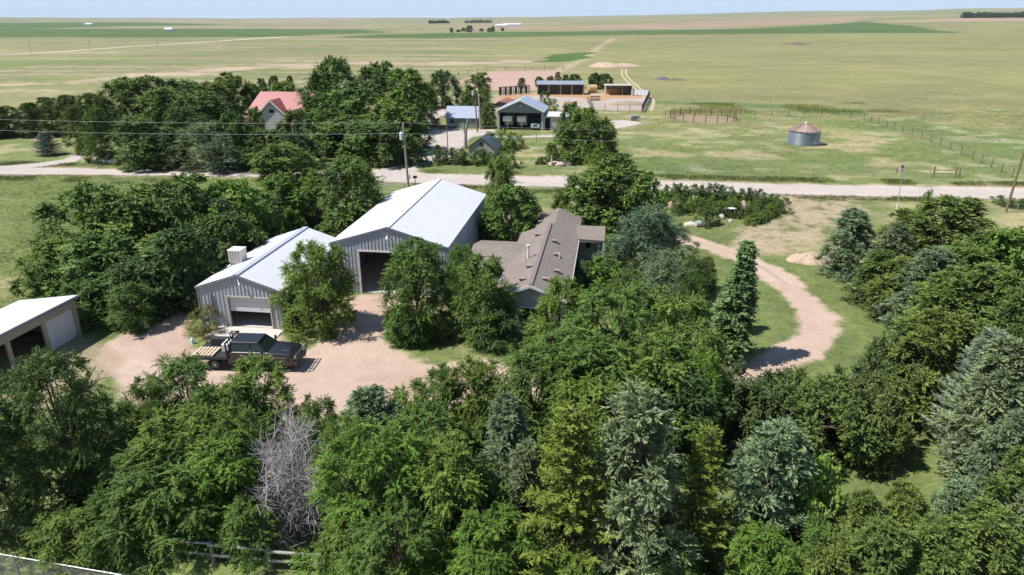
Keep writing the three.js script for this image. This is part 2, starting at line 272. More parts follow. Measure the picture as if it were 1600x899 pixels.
function areaMesh(name, f, cell, y, sheet, wob = 0.5) { // the part of the ground where f is positive, as a sheet of its own with a ragged edge
  const [x0, x1, z0, z1] = f.b, S = sheet, p = [];
  const X0 = Math.max(x0, S.x0), X1 = Math.min(x1, S.x1), Z0 = Math.max(z0, S.z0), Z1 = Math.min(z1, S.z1), nx = Math.ceil((X1 - X0) / cell), nz = Math.ceil((Z1 - Z0) / cell), v = new Float32Array((nx + 1) * (nz + 1));
  for (let j = 0; j <= nz; j++) for (let i = 0; i <= nx; i++) { const x = X0 + i * cell, z = Z0 + j * cell; v[j * (nx + 1) + i] = f(x, z) + (vn(x * 0.9, z * 0.9) - 0.5) * wob; }
  for (let j = 0; j < nz; j++) for (let i = 0; i < nx; i++) {
    const q = [[i, j], [i, j + 1], [i + 1, j + 1], [i + 1, j]], val = q.map(([a, b]) => v[b * (nx + 1) + a]); if (val.every(t => t <= 0)) continue;
    const o = []; for (let k = 0; k < 4; k++) { const l = (k + 1) % 4; if (val[k] > 0) o.push(q[k]); if ((val[k] > 0) !== (val[l] > 0)) { const t = val[k] / (val[k] - val[l]); o.push([q[k][0] + (q[l][0] - q[k][0]) * t, q[k][1] + (q[l][1] - q[k][1]) * t]); } }
    for (let k = 1; k < o.length - 1; k++) for (const w of [o[0], o[k], o[k + 1]]) p.push(X0 + w[0] * cell, y, Z0 + w[1] * cell);
  }
  const g = new THREE.BufferGeometry(); g.setAttribute('position', new THREE.Float32BufferAttribute(p, 3)); g.computeVertexNormals();
  return structure(name, sheetUV(g, S), S.m);
}
areaMesh('gravel_yard', YARD, 0.5, 0.006, SHEET.yard);
areaMesh('loop_driveway', LOOP, 0.4, 0.011, SHEET.yard, 0.4);
areaMesh('county_road', ROAD, 0.8, 0.012, SHEET.homestead);
areaMesh('farm_apron', APRON, 0.8, 0.018, SHEET.homestead);
areaMesh('farm_lane', LANE, 0.8, 0.024, SHEET.homestead);
areaMesh('side_lane', FORK, 0.8, 0.026, SHEET.homestead);
areaMesh('riding_arena_ground', ARENA, 1.2, -0.01, SHEET.homestead);
areaMesh('corral_ground', CORRAL, 1.2, -0.012, SHEET.homestead);

// ---------------------------------------------------------------- buildings
const whiteMetal = mat([0.66, 0.66, 0.685], 0.5), greyMetal = mat([0.40, 0.415, 0.46], 0.5), trimMetal = mat([0.20, 0.21, 0.25], 0.5), darkIn = mat([0.55, 0.49, 0.45], 0.95);
const concrete = mat([0.62, 0.55, 0.50], 0.95), doorWhite = mat([0.62, 0.63, 0.65], 0.5), slateWall = mat([0.19, 0.225, 0.235], 0.7), blueRoof = mat([0.36, 0.41, 0.50], 0.4), greyWall = mat([0.30, 0.29, 0.29], 0.85);
const timber = mat([0.24, 0.17, 0.11], 0.95), greyTimber = mat([0.34, 0.31, 0.28], 0.95), steel = mat([0.5, 0.52, 0.54], 0.4, { metalness: 0.6 }), blackSteel = mat([0.03, 0.03, 0.033], 0.5), rustPipe = mat([0.15, 0.085, 0.06], 0.8), glassDark = mat([0.02, 0.025, 0.03], 0.08), offWhite = mat([0.74, 0.73, 0.70], 0.6), stone = mat([0.46, 0.36, 0.31], 0.95);
const streak = noiseTex(256, 256, (u, v) => { const a = 0.93 + 0.035 * vn(u * 16, v * 3) + 0.035 * vn(u * 5, v * 5 + 4); return [a, a, a]; });
streak.repeat.set(0.18, 0.18); for (const m of [whiteMetal, greyMetal, doorWhite, blueRoof, concrete, offWhite, slateWall]) m.map = streak;
const shingle = mat([1, 1, 1], 0.95); shingle.map = noiseTex(512, 512, (u, v) => {            // asphalt shingles: granules, tab rows
  const row = Math.floor(v * 42), t = Math.floor(u * 20 + (row % 2) * 0.5 + vn(row * 3.7, 1)), k = 0.74 + 0.34 * vn(t * 5.3 + 0.5, row * 7.1 + 0.5) + 0.16 * (vn(u * 220, v * 220) - 0.5) + 0.14 * (vn(u * 5, v * 5) - 0.5), e = (v * 42 - row) < 0.2 ? 0.62 : 1.05; return [0.25 * k * e, 0.205 * k * e, 0.178 * k * e]; });
shingle.map.repeat.set(1 / 6, 1 / 6);
const tin = noiseTex(256, 256, (u, v) => { const r = sstep(0.35, 0.75, vn(u * 7, v * 7) * 0.6 + vn(u * 30, v * 30) * 0.4), k = 0.85 + 0.3 * vn(u * 60, v * 60); return [(0.36 + 0.06 * r) * k, (0.33 - 0.13 * r) * k, (0.31 - 0.17 * r) * k]; });
const rustRoof = mat([1, 1, 1], 0.75, { map: tin });

function ribs(width, topAt, holes, step, z, h0 = 0) {   // standing ribs on a metal wall, cut where an opening is
  const out = [];
  for (let x = -width / 2 + step / 2; x < width / 2; x += step) {
    let segs = [[h0, topAt(x) - 0.02]];
    for (const [a, b, y0, y1] of holes) if (x > a - 0.08 && x < b + 0.08) segs = segs.flatMap(([s, e]) => [[s, Math.min(e, y0)], [Math.max(s, y1), e]].filter(q => q[1] - q[0] > 0.05));
    for (const [s, e] of segs) { const g = new THREE.CylinderGeometry(0.03, 0.055, e - s, 4, 1, false, Math.PI / 4); g.scale(1, 1, 0.75); g.translate(x, (s + e) / 2, z); out.push(g); }
  }
  return out;
}
function metalShop(g, w, len, eave, ridge, door, over, opt = {}) {
  const wall = opt.wall ?? greyMetal, roof = opt.roof ?? whiteMetal, top = x => ridge - 0.06 - (ridge - eave) * Math.abs(x) / (w / 2), hole = door ? [[door[0], door[1], 0, door[2]]] : [];
  const outline = [[-w / 2, 0], ...(door ? [[door[0], 0], [door[0], door[2]], [door[1], door[2]], [door[1], 0]] : []), [w / 2, 0], [w / 2, eave - 0.06], [0, ridge - 0.06], [-w / 2, eave - 0.06]];
  const front = wallShape(outline, [], 0.1); front.translate(0, 0, -0.1);
  part('front_wall', [front, ...ribs(w, top, hole, opt.rib ?? 0.3, 0.01)], wall, g);
  const back = wallShape([[-w / 2, 0], [w / 2, 0], [w / 2, eave - 0.06], [0, ridge - 0.06], [-w / 2, eave - 0.06]], [], 0.1); back.translate(0, 0, -len);
  part('back_wall', back, wall, g);
  for (const s of [-1, 1]) {
    const r = ribs(len, () => eave - 0.08, [], opt.rib ?? 0.3, 0).map(q => q.rotateY(s * Math.PI / 2).translate(s * (w / 2), 0, -len / 2));
    part('side_wall', [box(s * (w / 2 - 0.05), (eave - 0.08) / 2, -len / 2, 0.1, eave - 0.08, len - 0.2), ...r], wall, g);
    const hw = w / 2 + over, drop = (ridge - eave) / (w / 2) * hw, z0 = over, z1 = -len - over;
    const P = s > 0 ? [V(0, ridge, z0), V(hw, ridge - drop, z0), V(hw, ridge - drop, z1), V(0, ridge, z1)] : [V(-hw, ridge - drop, z0), V(0, ridge, z0), V(0, ridge, z1), V(-hw, ridge - drop, z1)];
    const rf = slab(P, 0.06, roof, 'roof_slope', g), a = Math.atan2(ridge - eave, w / 2), n = [];
    if (opt.roofRibs) for (let z = z1 + 0.3; z < z0; z += 0.6) n.push(box(s * hw / 2, ridge - drop / 2 + 0.012, z, hw / Math.cos(a) - 0.1, 0.03, 0.05, 0, -s * a));
    if (n.length) part('roof_rib', n, roof, rf);
    part('rake_trim', box(s * hw / 2, ridge - drop / 2 - 0.07, z0 + 0.02, hw / Math.cos(a), 0.15, 0.04, 0, -s * a), trimMetal, g);
    part('eave_trim', box(s * (hw + 0.015), ridge - drop - 0.06, -len / 2, 0.04, 0.12, len + 2 * over), opt.eaveTrim ?? trimMetal, g);
    part('corner_trim', box(s * (w / 2 + 0.025), (eave - 0.1) / 2, 0.03, 0.09, eave - 0.1, 0.09), opt.corner ?? trimMetal, g);
  }
  part('ridge_cap', slab([V(-0.22, ridge + 0.0, over), V(0.22, ridge + 0.0, over), V(0.22, ridge + 0.0, -len - over), V(-0.22, ridge, -len - over)], 0.05).translate(0, 0.025, 0), opt.cap ?? mat([0.42, 0.44, 0.50], 0.5), g);
  part('floor', box(0, 0.02, -len / 2, w - 0.22, 0.05, len - 0.22), darkIn, g);
}
const TURN = -0.136;
{ // small shop
  const g = thing('metal_shop', 'smaller grey metal shop with white roof and half raised garage door', 'shop', -20.45, -48.1, TURN);
  metalShop(g, 6.6, 12.5, 3.25, 4.35, [-0.95, 2.35, 2.5], 0.12);
  for (const [x, y, sx, sy] of [[-1.0, 1.28, 0.1, 2.56], [2.4, 1.28, 0.1, 2.56], [0.7, 2.55, 3.5, 0.1]]) part('door_frame', box(x, y, 0.06, sx, sy, 0.09), mat([0.45, 0.40, 0.35], 0.7), g);
  const d = part('garage_door', box(0.7, 1.9, -0.16, 3.28, 1.2, 0.04), doorWhite, g);
  for (let i = 0; i < 3; i++) part('door_panel', rbox(0.7, 1.51 + i * 0.4, -0.125, 3.24, 0.385, 0.04, 0.012), doorWhite, d);
  part('downpipe', box(-2.25, 1.5, 0.1, 0.09, 2.6, 0.08), trimMetal, g);
  part('work_bench', [box(0.6, 0.85, -4.8, 2.6, 0.08, 0.7), box(-0.5, 0.42, -4.8, 0.08, 0.84, 0.6), box(1.7, 0.42, -4.8, 0.08, 0.84, 0.6)], timber, g);
  part('flood_lamp', [cyl(V(0.08, 3.95, 0.05), V(0.28, 3.8, 0.3), 0.03), cyl(V(0.28, 3.8, 0.3), V(0.36, 3.66, 0.36), 0.05, 0.1, 10)], steel, g);
  for (const [x, z, w, h, c] of [[0.2, -4.75, 0.7, 0.35, [0.6, 0.55, 0.45]], [1.05, -4.7, 0.5, 0.3, [0.5, 0.42, 0.3]], [1.95, -1.9, 0.55, 1.0, [0.55, 0.36, 0.2]]]) single('storage_box', rbox(0, h / 2, 0, w, h, 0.45, 0.02), mat(c, 0.8), z < -4 ? 'pale box on the workbench inside the smaller shop' : 'tan cardboard box just inside the half raised garage door', 'box', -20.45 + Math.cos(TURN) * x + Math.sin(TURN) * z, z < -4 ? 0.89 : 0.045, -48.1 - Math.sin(TURN) * x + Math.cos(TURN) * z, TURN, z < -4 ? 'boxes on the workbench' : undefined);
  const loc = (x, z) => [-20.45 + Math.cos(TURN) * x + Math.sin(TURN) * z, -48.1 - Math.sin(TURN) * x + Math.cos(TURN) * z];
  // evaporative cooler on the west slope
  const [cx, cz] = loc(-2.35, -4.6), c = thing('swamp_cooler', 'boxy evaporative cooler with louvred sides on the smaller shop roof', 'cooler', cx, cz, TURN, undefined, 3.5);
  for (const z of [0.38, -0.38]) part('base_frame', box(0, -0.02, z, 1.0, 0.5, 0.06), steel, c);
  const cabinet = mat([0.66, 0.60, 0.52], 0.6); part('cabinet', rbox(0, 0.72, 0, 1.05, 0.98, 1.05, 0.03), cabinet, c);
  part('top_cap', rbox(0, 1.24, 0, 1.12, 0.06, 1.12, 0.02), mat([0.72, 0.70, 0.66], 0.6), c);
  for (let k = 0; k < 7; k++) part('louvre', box(-0.4 + k * 0.135, 0.72, 0.53, 0.05, 0.8, 0.03), trimMetal, c);
  for (let k = 0; k < 7; k++) part('louvre', box(-0.53, 0.72, -0.4 + k * 0.135, 0.03, 0.8, 0.05), trimMetal, c);
  // slab before the door
  const s = structure('concrete_slab', merge([box(-0.95, 0.03, 0.98, 1.98, 0.1, 1.9), box(0.98, 0.03, 0.98, 1.84, 0.1, 1.9), box(2.6, 0.03, 0.98, 1.36, 0.1, 1.9)]), concrete); s.position.set(-20.45, 0, -48.1); s.rotation.y = TURN;
}
{ // large barn
  const g = thing('metal_barn', 'large grey metal barn with white roof and tall open doorway', 'barn', -10.3, -55.0, TURN);
  metalShop(g, 9.9, 18.4, 4.5, 6.0, [-2.6, 2.3, 3.75], 0.12, { cap: mat([0.70, 0.71, 0.74], 0.5), eaveTrim: whiteMetal });
  for (const [x, y, sx, sy] of [[-2.66, 1.9, 0.12, 3.8], [2.36, 1.9, 0.12, 3.8], [-0.15, 3.81, 5.14, 0.12]]) part('door_frame', box(x, y, 0.06, sx, sy, 0.08), mat([0.62, 0.60, 0.56], 0.7), g);
  part('flood_lamp', [cyl(V(0.05, 5.25, 0.02), V(0.05, 5.3, 0.35), 0.03), cyl(V(0.05, 5.3, 0.35), V(0.05, 5.05, 0.4), 0.06, 0.15, 12)], offWhite, g);
  for (const s of [-1, 1]) for (let k = 1; k < 5; k++) part('frame_post', box(s * 4.75, 2.1, -k * 3.6, 0.2, 4.2, 0.2), trimMetal, g);
}
{ // open fronted machine shed, west side
  const g = thing('open_shed', 'low tan shed with white sloping roof and an open bay beside a white door', 'shed', -32.15, -46.9, -0.15), W = 9.2, dpt = 4.6, hf = 3.1, hb = 2.35;   // local: +x is the front, runs along +z
  const tan = mat([0.36, 0.31, 0.25], 0.9); tan.map = streak;
  slab([V(0.25, hf, W + 0.2), V(0.25, hf, -0.25), V(-dpt - 0.25, hb, -0.25), V(-dpt - 0.25, hb, W + 0.2)], 0.08, whiteMetal, 'roof', g);
  part('fascia', box(0.24, hf - 0.16, W / 2, 0.05, 0.2, W + 0.4), trimMetal, g);
  part('header', box(0, hf - 0.52, W / 2, 0.1, 0.62, W), tan, g);
  for (const z of [0.18, 3.1, 6.1, 9.05]) part('post', box(0, (hf - 0.83) / 2, z, 0.14, hf - 0.83, 0.3), tan, g);
  part('sliding_door', [box(-0.1, 1.12, 1.64, 0.06, 2.2, 2.6), ...[0, 1, 2, 3, 4].map(i => box(-0.06, 1.12, 0.5 + i * 0.57, 0.03, 2.2, 0.05))], doorWhite, g);
  const end = wallShape([[0, 0], [0, hf - 0.1], [-dpt, hb - 0.1], [-dpt, 0]], [], 0.08);
  part('end_wall', end.clone().translate(-0.07, 0, -0.02), tan, g); part('end_wall', end.clone().translate(-0.07, 0, W), tan, g);
  part('back_wall', box(-dpt, hb / 2 - 0.06, W / 2, 0.08, hb - 0.16, W), tan, g);
}
const brownTrim = mat([0.66, 0.66, 0.68], 0.6);
{ // shingled house
  const g = thing('ranch_house', 'low house with brown shingled roof, side wing and covered porch', 'house', 1.33, -46.6, -0.14);
  const wallM = mat([0.33, 0.37, 0.40], 0.8), R = 4.1, E = 3.0, hw = 2.75, L = 16.4;
  const gable = wallShape([[-hw + 0.15, 0], [hw - 0.15, 0], [hw - 0.15, E - 0.1], [0, R - 0.14], [-hw + 0.15, E - 0.1]], [rectHole(-0.9, 0.9, 0.9, 2.1)], 0.1);
  part('front_wall', gable.translate(0, 0, -0.45), wallM, g);
  const win = part('window', box(0, 1.5, -0.42, 1.78, 1.18, 0.03), glassDark, g); part('frame', [box(0, 2.14, -0.34, 2.0, 0.08, 0.06), box(0, 0.86, -0.34, 2.0, 0.08, 0.06), box(-0.95, 1.5, -0.34, 0.08, 1.3, 0.06), box(0.95, 1.5, -0.34, 0.08, 1.3, 0.06), box(0, 1.5, -0.36, 0.05, 1.2, 0.04)], offWhite, win);
  const roofS = (x0, y0, x1, y1, za, zb) => slab([V(x0, y0, za), V(x1, y1, za), V(x1, y1, zb), V(x0, y0, zb)], 0.12, shingle, 'roof_slope', g);
  const rL = roofS(-hw, E, 0, R, 0.1, -L), rR = roofS(0, R, hw, E, 0.1, -L);
  part('ridge_cap', box(0, R + 0.02, -L / 2, 0.3, 0.05, L), mat([0.21, 0.17, 0.145], 0.95), g);
  for (const s of [-1, 1]) { const a = Math.atan2(R - E, hw); part('rake_board', box(s * hw / 2, (R + E) / 2 - 0.1, 0.13, hw / Math.cos(a), 0.2, 0.05, 0, -s * a), brownTrim, g); part('side_wall', box(s * (hw - 0.2), E / 2 - 0.08, -L / 2 - 0.2, 0.1, E - 0.16, L - 0.6), wallM, g); }
  part('gutter', box(hw + 0.03, E - 0.1, -7.4, 0.08, 0.12, 15.0), offWhite, g); part('gutter', box(-hw - 0.03, E - 0.1, -2.8, 0.08, 0.12, 5.6), offWhite, g);
  part('back_wall', wallShape([[-hw + 0.15, 0], [hw - 0.15, 0], [hw - 0.15, E - 0.1], [0, R - 0.14], [-hw + 0.15, E - 0.1]], [], 0.1).translate(0, 0, -L + 0.1), wallM, g);
  // rear part, a little lower and narrower
  slab([V(-1.6, 3.1, -L + 0.3), V(0.35, 3.85, -L + 0.3), V(0.35, 3.85, -23), V(-1.6, 3.1, -23)], 0.12, shingle, 'roof_slope', g);
  slab([V(0.35, 3.85, -L + 0.3), V(2.72, 2.97, -L + 0.3), V(2.72, 2.97, -23), V(0.35, 3.85, -23)], 0.12, shingle, 'roof_slope', g);
  part('rear_wall', [box(0.5, 1.45, -22.7, 3.9, 2.9, 0.1), box(-1.42, 1.45, -19.6, 0.1, 2.9, 6.1), box(2.5, 1.4, -21.1, 0.1, 2.8, 3.2)], wallM, g);
  // west wing
  const wx = -6.2, zr = -10.4;
  slab([V(wx, 2.85, -6.3), V(-hw + 0.9, 2.85, -6.3), V(-0.75, 3.62, zr), V(wx, 3.62, zr)], 0.12, shingle, 'roof_slope', g);
  slab([V(wx, 3.62, zr), V(-0.75, 3.62, zr), V(-hw + 0.9, 2.85, -14), V(wx, 2.85, -14)], 0.12, shingle, 'roof_slope', g);
  part('wing_wall', [box((wx - hw) / 2 + 0.1, 1.36, -6.55, -hw - wx + 0.2, 2.72, 0.1), box((wx - hw) / 2 + 0.1, 1.36, -13.75, -hw - wx + 0.2, 2.72, 0.1), wallShape([[0, 0], [7.1, 0], [7.1, 2.74], [3.5, 3.5], [0, 2.74]], [], 0.1).rotateY(Math.PI / 2).translate(wx + 0.2, 0, -6.6)], wallM, g);
  // porch on the east side
  slab([V(2.4, 3.06, -15.0), V(5.15, 2.98, -15.0), V(5.15, 3.12, -19.3), V(2.4, 3.12, -19.3)], 0.14, shingle, 'porch_roof', g);
  part('porch_beam', box(3.8, 2.83, -15.08, 2.7, 0.16, 0.1), mat([0.42, 0.41, 0.38], 0.7), g);
  for (const [x, z] of [[5.05, -15.1], [5.05, -19.1]]) part('porch_post', box(x, 1.38, z, 0.14, 2.75, 0.14), offWhite, g);
  part('porch_wall', box(3.35, 1.4, -17.6, 1.7, 2.8, 0.1), mat([0.36, 0.42, 0.38], 0.8), g); part('porch_wall', box(3.9, 1.4, -19.2, 2.4, 2.8, 0.1), wallM, g);
  part('porch_deck', box(3.9, 0.12, -17.1, 2.6, 0.24, 4.4), timber, g);
  part('porch_window', box(3.6, 1.7, -17.53, 0.5, 0.6, 0.04), glassDark, g);
  part('hanging_heater', [cyl(V(4.6, 1.0, -16), V(4.6, 2.1, -16), 0.05), cyl(V(4.6, 2.1, -16), V(4.6, 2.35, -16), 0.2, 0.03, 10)], offWhite, g);
  for (const [x, z] of [[0.9, -2.0], [1.55, -4.6], [1.2, -8.2], [0.8, -11.4], [-0.8, -1.6], [-0.9, -13.2], [-0.6, -4.3]]) { const y = R - (R - E) * Math.abs(x) / hw, v = part('roof_vent', rbox(x, y + 0.1, z, 0.42, 0.16, 0.32, 0.04), mat([0.20, 0.15, 0.13], 0.8), x > 0 ? rR : rL); part('hood', box(x, y + 0.19, z, 0.5, 0.03, 0.4), mat([0.28, 0.22, 0.2], 0.8), v); }
  part('vent_pipe', [cyl(V(-1.0, 3.6, -7.0), V(-1.0, 4.7, -7.0), 0.09), cyl(V(-1.0, 4.7, -7.0), V(-1.0, 4.85, -7.0), 0.15)], offWhite, rL); part('vent_pipe', cyl(V(-1.25, 3.5, -6.4), V(-1.25, 4.3, -6.4), 0.06), offWhite, rL);
  part('vent_pipe', cyl(V(1.5, 3.4, -7.9), V(1.5, 4.0, -7.9), 0.05), offWhite, rR); part('vent_pipe', cyl(V(0.9, 3.4, -19.5), V(0.9, 4.0, -19.5), 0.06), steel, rR);
}
{ // red roofed farmhouse in the grove
  const g = thing('farmhouse', 'pale grey farmhouse with red metal roof half hidden by trees', 'house', -48.8, -143.8, -0.1);
  const red = mat([0.36, 0.10, 0.095], 0.5), wl = mat([0.42, 0.40, 0.42], 0.8), wt = offWhite; red.map = streak;
  part('gable_wall', wallShape([[-2.7, 0], [2.7, 0], [2.7, 4.0], [0, 6.4], [-2.7, 4.0]], [rectHole(-0.5, 0.5, 4.1, 4.9)], 0.12), wl, g);
  const w = part('window', box(0, 4.5, 0.05, 0.96, 0.78, 0.04), glassDark, g); for (const y of [4.95, 4.05]) part('frame', box(0, y, 0.13, 1.2, 0.1, 0.05), wt, w);
  slab([V(-3.05, 3.8, 0.5), V(0, 6.65, 0.5), V(0, 6.65, -6), V(-3.05, 3.8, -6)], 0.1, red, 'roof_slope', g); slab([V(0, 6.65, 0.5), V(3.05, 3.8, 0.5), V(3.05, 3.8, -6), V(0, 6.65, -6)], 0.1, red, 'roof_slope', g);
  for (const s of [-1, 1]) part('rake_board', box(s * 1.53, 5.16, 0.53, 4.15, 0.24, 0.06, 0, -s * 0.752), wt, g);
  part('main_wall', [box(0.9, 2.0, -2.2, 13.6, 4.0, 0.12), box(0.9, 2.0, -9.6, 13.6, 4.0, 0.12), box(-5.8, 2.0, -5.9, 0.12, 4.0, 7.4), box(7.6, 2.0, -5.9, 0.12, 4.0, 7.4)], wl, g);
  slab([V(-6.4, 3.9, -1.6), V(8.2, 3.9, -1.6), V(8.2, 7.75, -5.9), V(-4.6, 7.75, -5.9)], 0.1, red, 'roof_slope', g); slab([V(-4.6, 7.75, -5.9), V(8.2, 7.75, -5.9), V(8.2, 3.9, -10.2), V(-6.4, 3.9, -10.2)], 0.1, red, 'roof_slope', g);
  slab([V(-7.4, 2.6, 2.4), V(-3.2, 2.6, 2.4), V(-3.2, 3.3, -2.2), V(-7.4, 3.3, -2.2)], 0.1, red, 'porch_roof', g); slab([V(2.4, 1.9, 2.2), V(5.0, 1.9, 2.2), V(5.0, 2.8, -2.1), V(2.4, 2.8, -2.1)], 0.1, red, 'porch_roof', g);
  for (const x of [-7.2, -3.4]) part('porch_post', box(x, 1.25, 2.2, 0.14, 2.5, 0.14), wt, g);
  for (const x of [2.6, 4.8]) part('porch_post', box(x, 0.9, 2.0, 0.14, 1.8, 0.14), wt, g);
  part('chimney', [box(3.6, 7.5, -6.1, 0.7, 1.6, 0.7), box(3.6, 8.32, -6.1, 0.86, 0.14, 0.86)], stone, g);
}
{ // blue roofed workshop across the road
  const g = thing('farm_workshop', 'dark teal workshop with plain light blue metal roof', 'shed', -10.9, -152.6, -0.1);
  part('front_wall', wallShape([[-3.35, 0], [3.35, 0], [3.35, 2.1], [-3.35, 2.1]], [rectHole(-2.6, -1.6, 0.8, 1.8)], 0.1), slateWall, g);
  const w = part('window', box(-2.1, 1.3, 0.03, 0.98, 0.98, 0.03), glassDark, g); part('frame', [box(-2.1, 1.85, 0.12, 1.2, 0.1, 0.05), box(-2.1, 0.75, 0.12, 1.2, 0.1, 0.05), box(-2.66, 1.3, 0.12, 0.1, 1.2, 0.05), box(-1.54, 1.3, 0.12, 0.1, 1.2, 0.05)], offWhite, w);
  for (const s of [-1, 1]) part('gable_wall', wallShape([[0, 0], [6.2, 0], [6.2, 2.1], [3.1, 4.0], [0, 2.1]], [], 0.1).rotateY(Math.PI / 2).translate(s * 3.35 - 0.05, 0, 0.05), slateWall, g);
  part('back_wall', box(0, 1.05, -6.1, 6.7, 2.1, 0.1), slateWall, g);
  slab([V(-3.7, 1.98, 0.35), V(3.7, 1.98, 0.35), V(3.7, 4.15, -3.05), V(-3.7, 4.15, -3.05)], 0.08, blueRoof, 'roof_slope', g); slab([V(-3.7, 4.15, -3.05), V(3.7, 4.15, -3.05), V(3.7, 1.98, -6.45), V(-3.7, 1.98, -6.45)], 0.08, blueRoof, 'roof_slope', g);
}
const OB = [1.75, -148.8, -0.15], ob = (x, z) => [OB[0] + Math.cos(OB[2]) * x + Math.sin(OB[2]) * z, OB[1] - Math.sin(OB[2]) * x + Math.cos(OB[2]) * z];
{ // three bay pole barn
  const g = thing('pole_barn', 'slate grey pole barn with blue roof sheltering trailers and a pickup', 'barn', OB[0], OB[1], OB[2]);
  const w = 9.7, e = 3.95, r = 6.2, L = 9.2;
  part('gable_wall', wallShape([[-w / 2, 3.55], [w / 2, 3.55], [w / 2, e], [0, r - 0.1], [-w / 2, e]], [], 0.1), slateWall, g);
  part('barn_light', rbox(0.15, 4.95, 0.15, 0.26, 0.3, 0.12, 0.03), offWhite, g);
  for (const x of [-w / 2 + 0.2, w / 2 - 0.2]) part('corner_post', box(x, 1.78, 0, 0.45, 3.55, 0.3), mat([0.32, 0.35, 0.37], 0.8), g);
  for (const s of [-1, 1]) part('side_wall', box(s * (w / 2 - 0.06), 1.95, -L / 2 - 0.1, 0.1, 3.9, L - 0.2), slateWall, g);
  part('back_wall', wallShape([[-w / 2, 0], [w / 2, 0], [w / 2, e], [0, r - 0.1], [-w / 2, e]], [], 0.1).translate(0, 0, -L), slateWall, g);
  for (const x of [-1.5, 1.7]) part('bay_post', box(x, 1.78, -4.6, 0.18, 3.55, 0.18), timber, g);
  slab([V(-w / 2 - 0.3, e - 0.1, 0.9), V(0, r, 0.9), V(0, r, -L - 0.3), V(-w / 2 - 0.3, e - 0.1, -L - 0.3)], 0.09, blueRoof, 'roof_slope', g); slab([V(0, r, 0.9), V(w / 2 + 0.3, e - 0.1, 0.9), V(w / 2 + 0.3, e - 0.1, -L - 0.3), V(0, r, -L - 0.3)], 0.09, blueRoof, 'roof_slope', g);
  for (const s of [-1, 1]) part('rake_trim', box(s * 2.58, 4.98, 0.93, 5.6, 0.18, 0.06, 0, -s * 0.415), offWhite, g);
  const [lx, lz] = ob(w / 2 + 0.05, -0.1), t = thing('tack_room', 'grey block tack room with white flat roof built onto the pole barn', 'shed', lx, lz, OB[2]);
  part('front_wall', wallShape([[0, 0], [0.35, 0], [0.35, 2.6], [1.5, 2.6], [1.5, 0], [6.4, 0], [6.4, 2.9], [0, 2.9]], [rectHole(3.0, 3.7, 1.3, 2.3)], 0.1), mat([0.36, 0.37, 0.38], 0.85), t);
  part('door', box(1.25, 1.3, -0.5, 0.06, 2.5, 1.0, 0.2), mat([0.20, 0.11, 0.07], 0.8), t); part('window', box(3.35, 1.8, 0.03, 0.7, 1.0, 0.03), glassDark, t);
  part('side_wall', [box(6.35, 1.45, -2.6, 0.1, 2.9, 5), box(3.2, 1.45, -5.1, 6.4, 2.9, 0.1), box(0.06, 1.45, -2.5, 0.1, 2.9, 4.9)], greyWall, t);
  slab([V(0.32, 2.98, 0.4), V(6.8, 2.98, 0.4), V(6.8, 3.25, -5.4), V(0.32, 3.25, -5.4)], 0.1, whiteMetal, 'roof', t);
}
{ // stone shed with dark roof by the road
  const g = thing('garden_shed', 'small grey gabled shed with dark roof and round vent by the shrubs', 'shed', -5.15, -117.3, -0.18), dk = mat([0.06, 0.085, 0.10], 0.5);
  part('gable_wall', wallShape([[-2.2, 0], [2.2, 0], [2.2, 1.75], [0, 3.3], [-2.2, 1.75]], [], 0.1), mat([0.32, 0.30, 0.28], 0.9), g);
  part('round_vent', new THREE.CylinderGeometry(0.34, 0.34, 0.06, 18).rotateX(Math.PI / 2).translate(0, 2.3, 0.13), blackSteel, g); part('door', box(0, 0.75, 0.11, 0.9, 1.5, 0.05), mat([0.05, 0.05, 0.05], 0.8), g);
  for (const s of [-1, 1]) part('side_wall', box(s * 2.15, 0.87, -2.4, 0.1, 1.74, 4.8), greyWall, g); part('back_wall', wallShape([[-2.2, 0], [2.2, 0], [2.2, 1.75], [0, 3.3], [-2.2, 1.75]], [], 0.1).translate(0, 0, -4.9), greyWall, g);
  slab([V(-2.55, 1.6, 0.35), V(0, 3.5, 0.35), V(0, 3.5, -5.2), V(-2.55, 1.6, -5.2)], 0.1, dk, 'roof_slope', g); slab([V(0, 3.5, 0.35), V(2.55, 1.6, 0.35), V(2.55, 1.6, -5.2), V(0, 3.5, -5.2)], 0.1, dk, 'roof_slope', g);
}
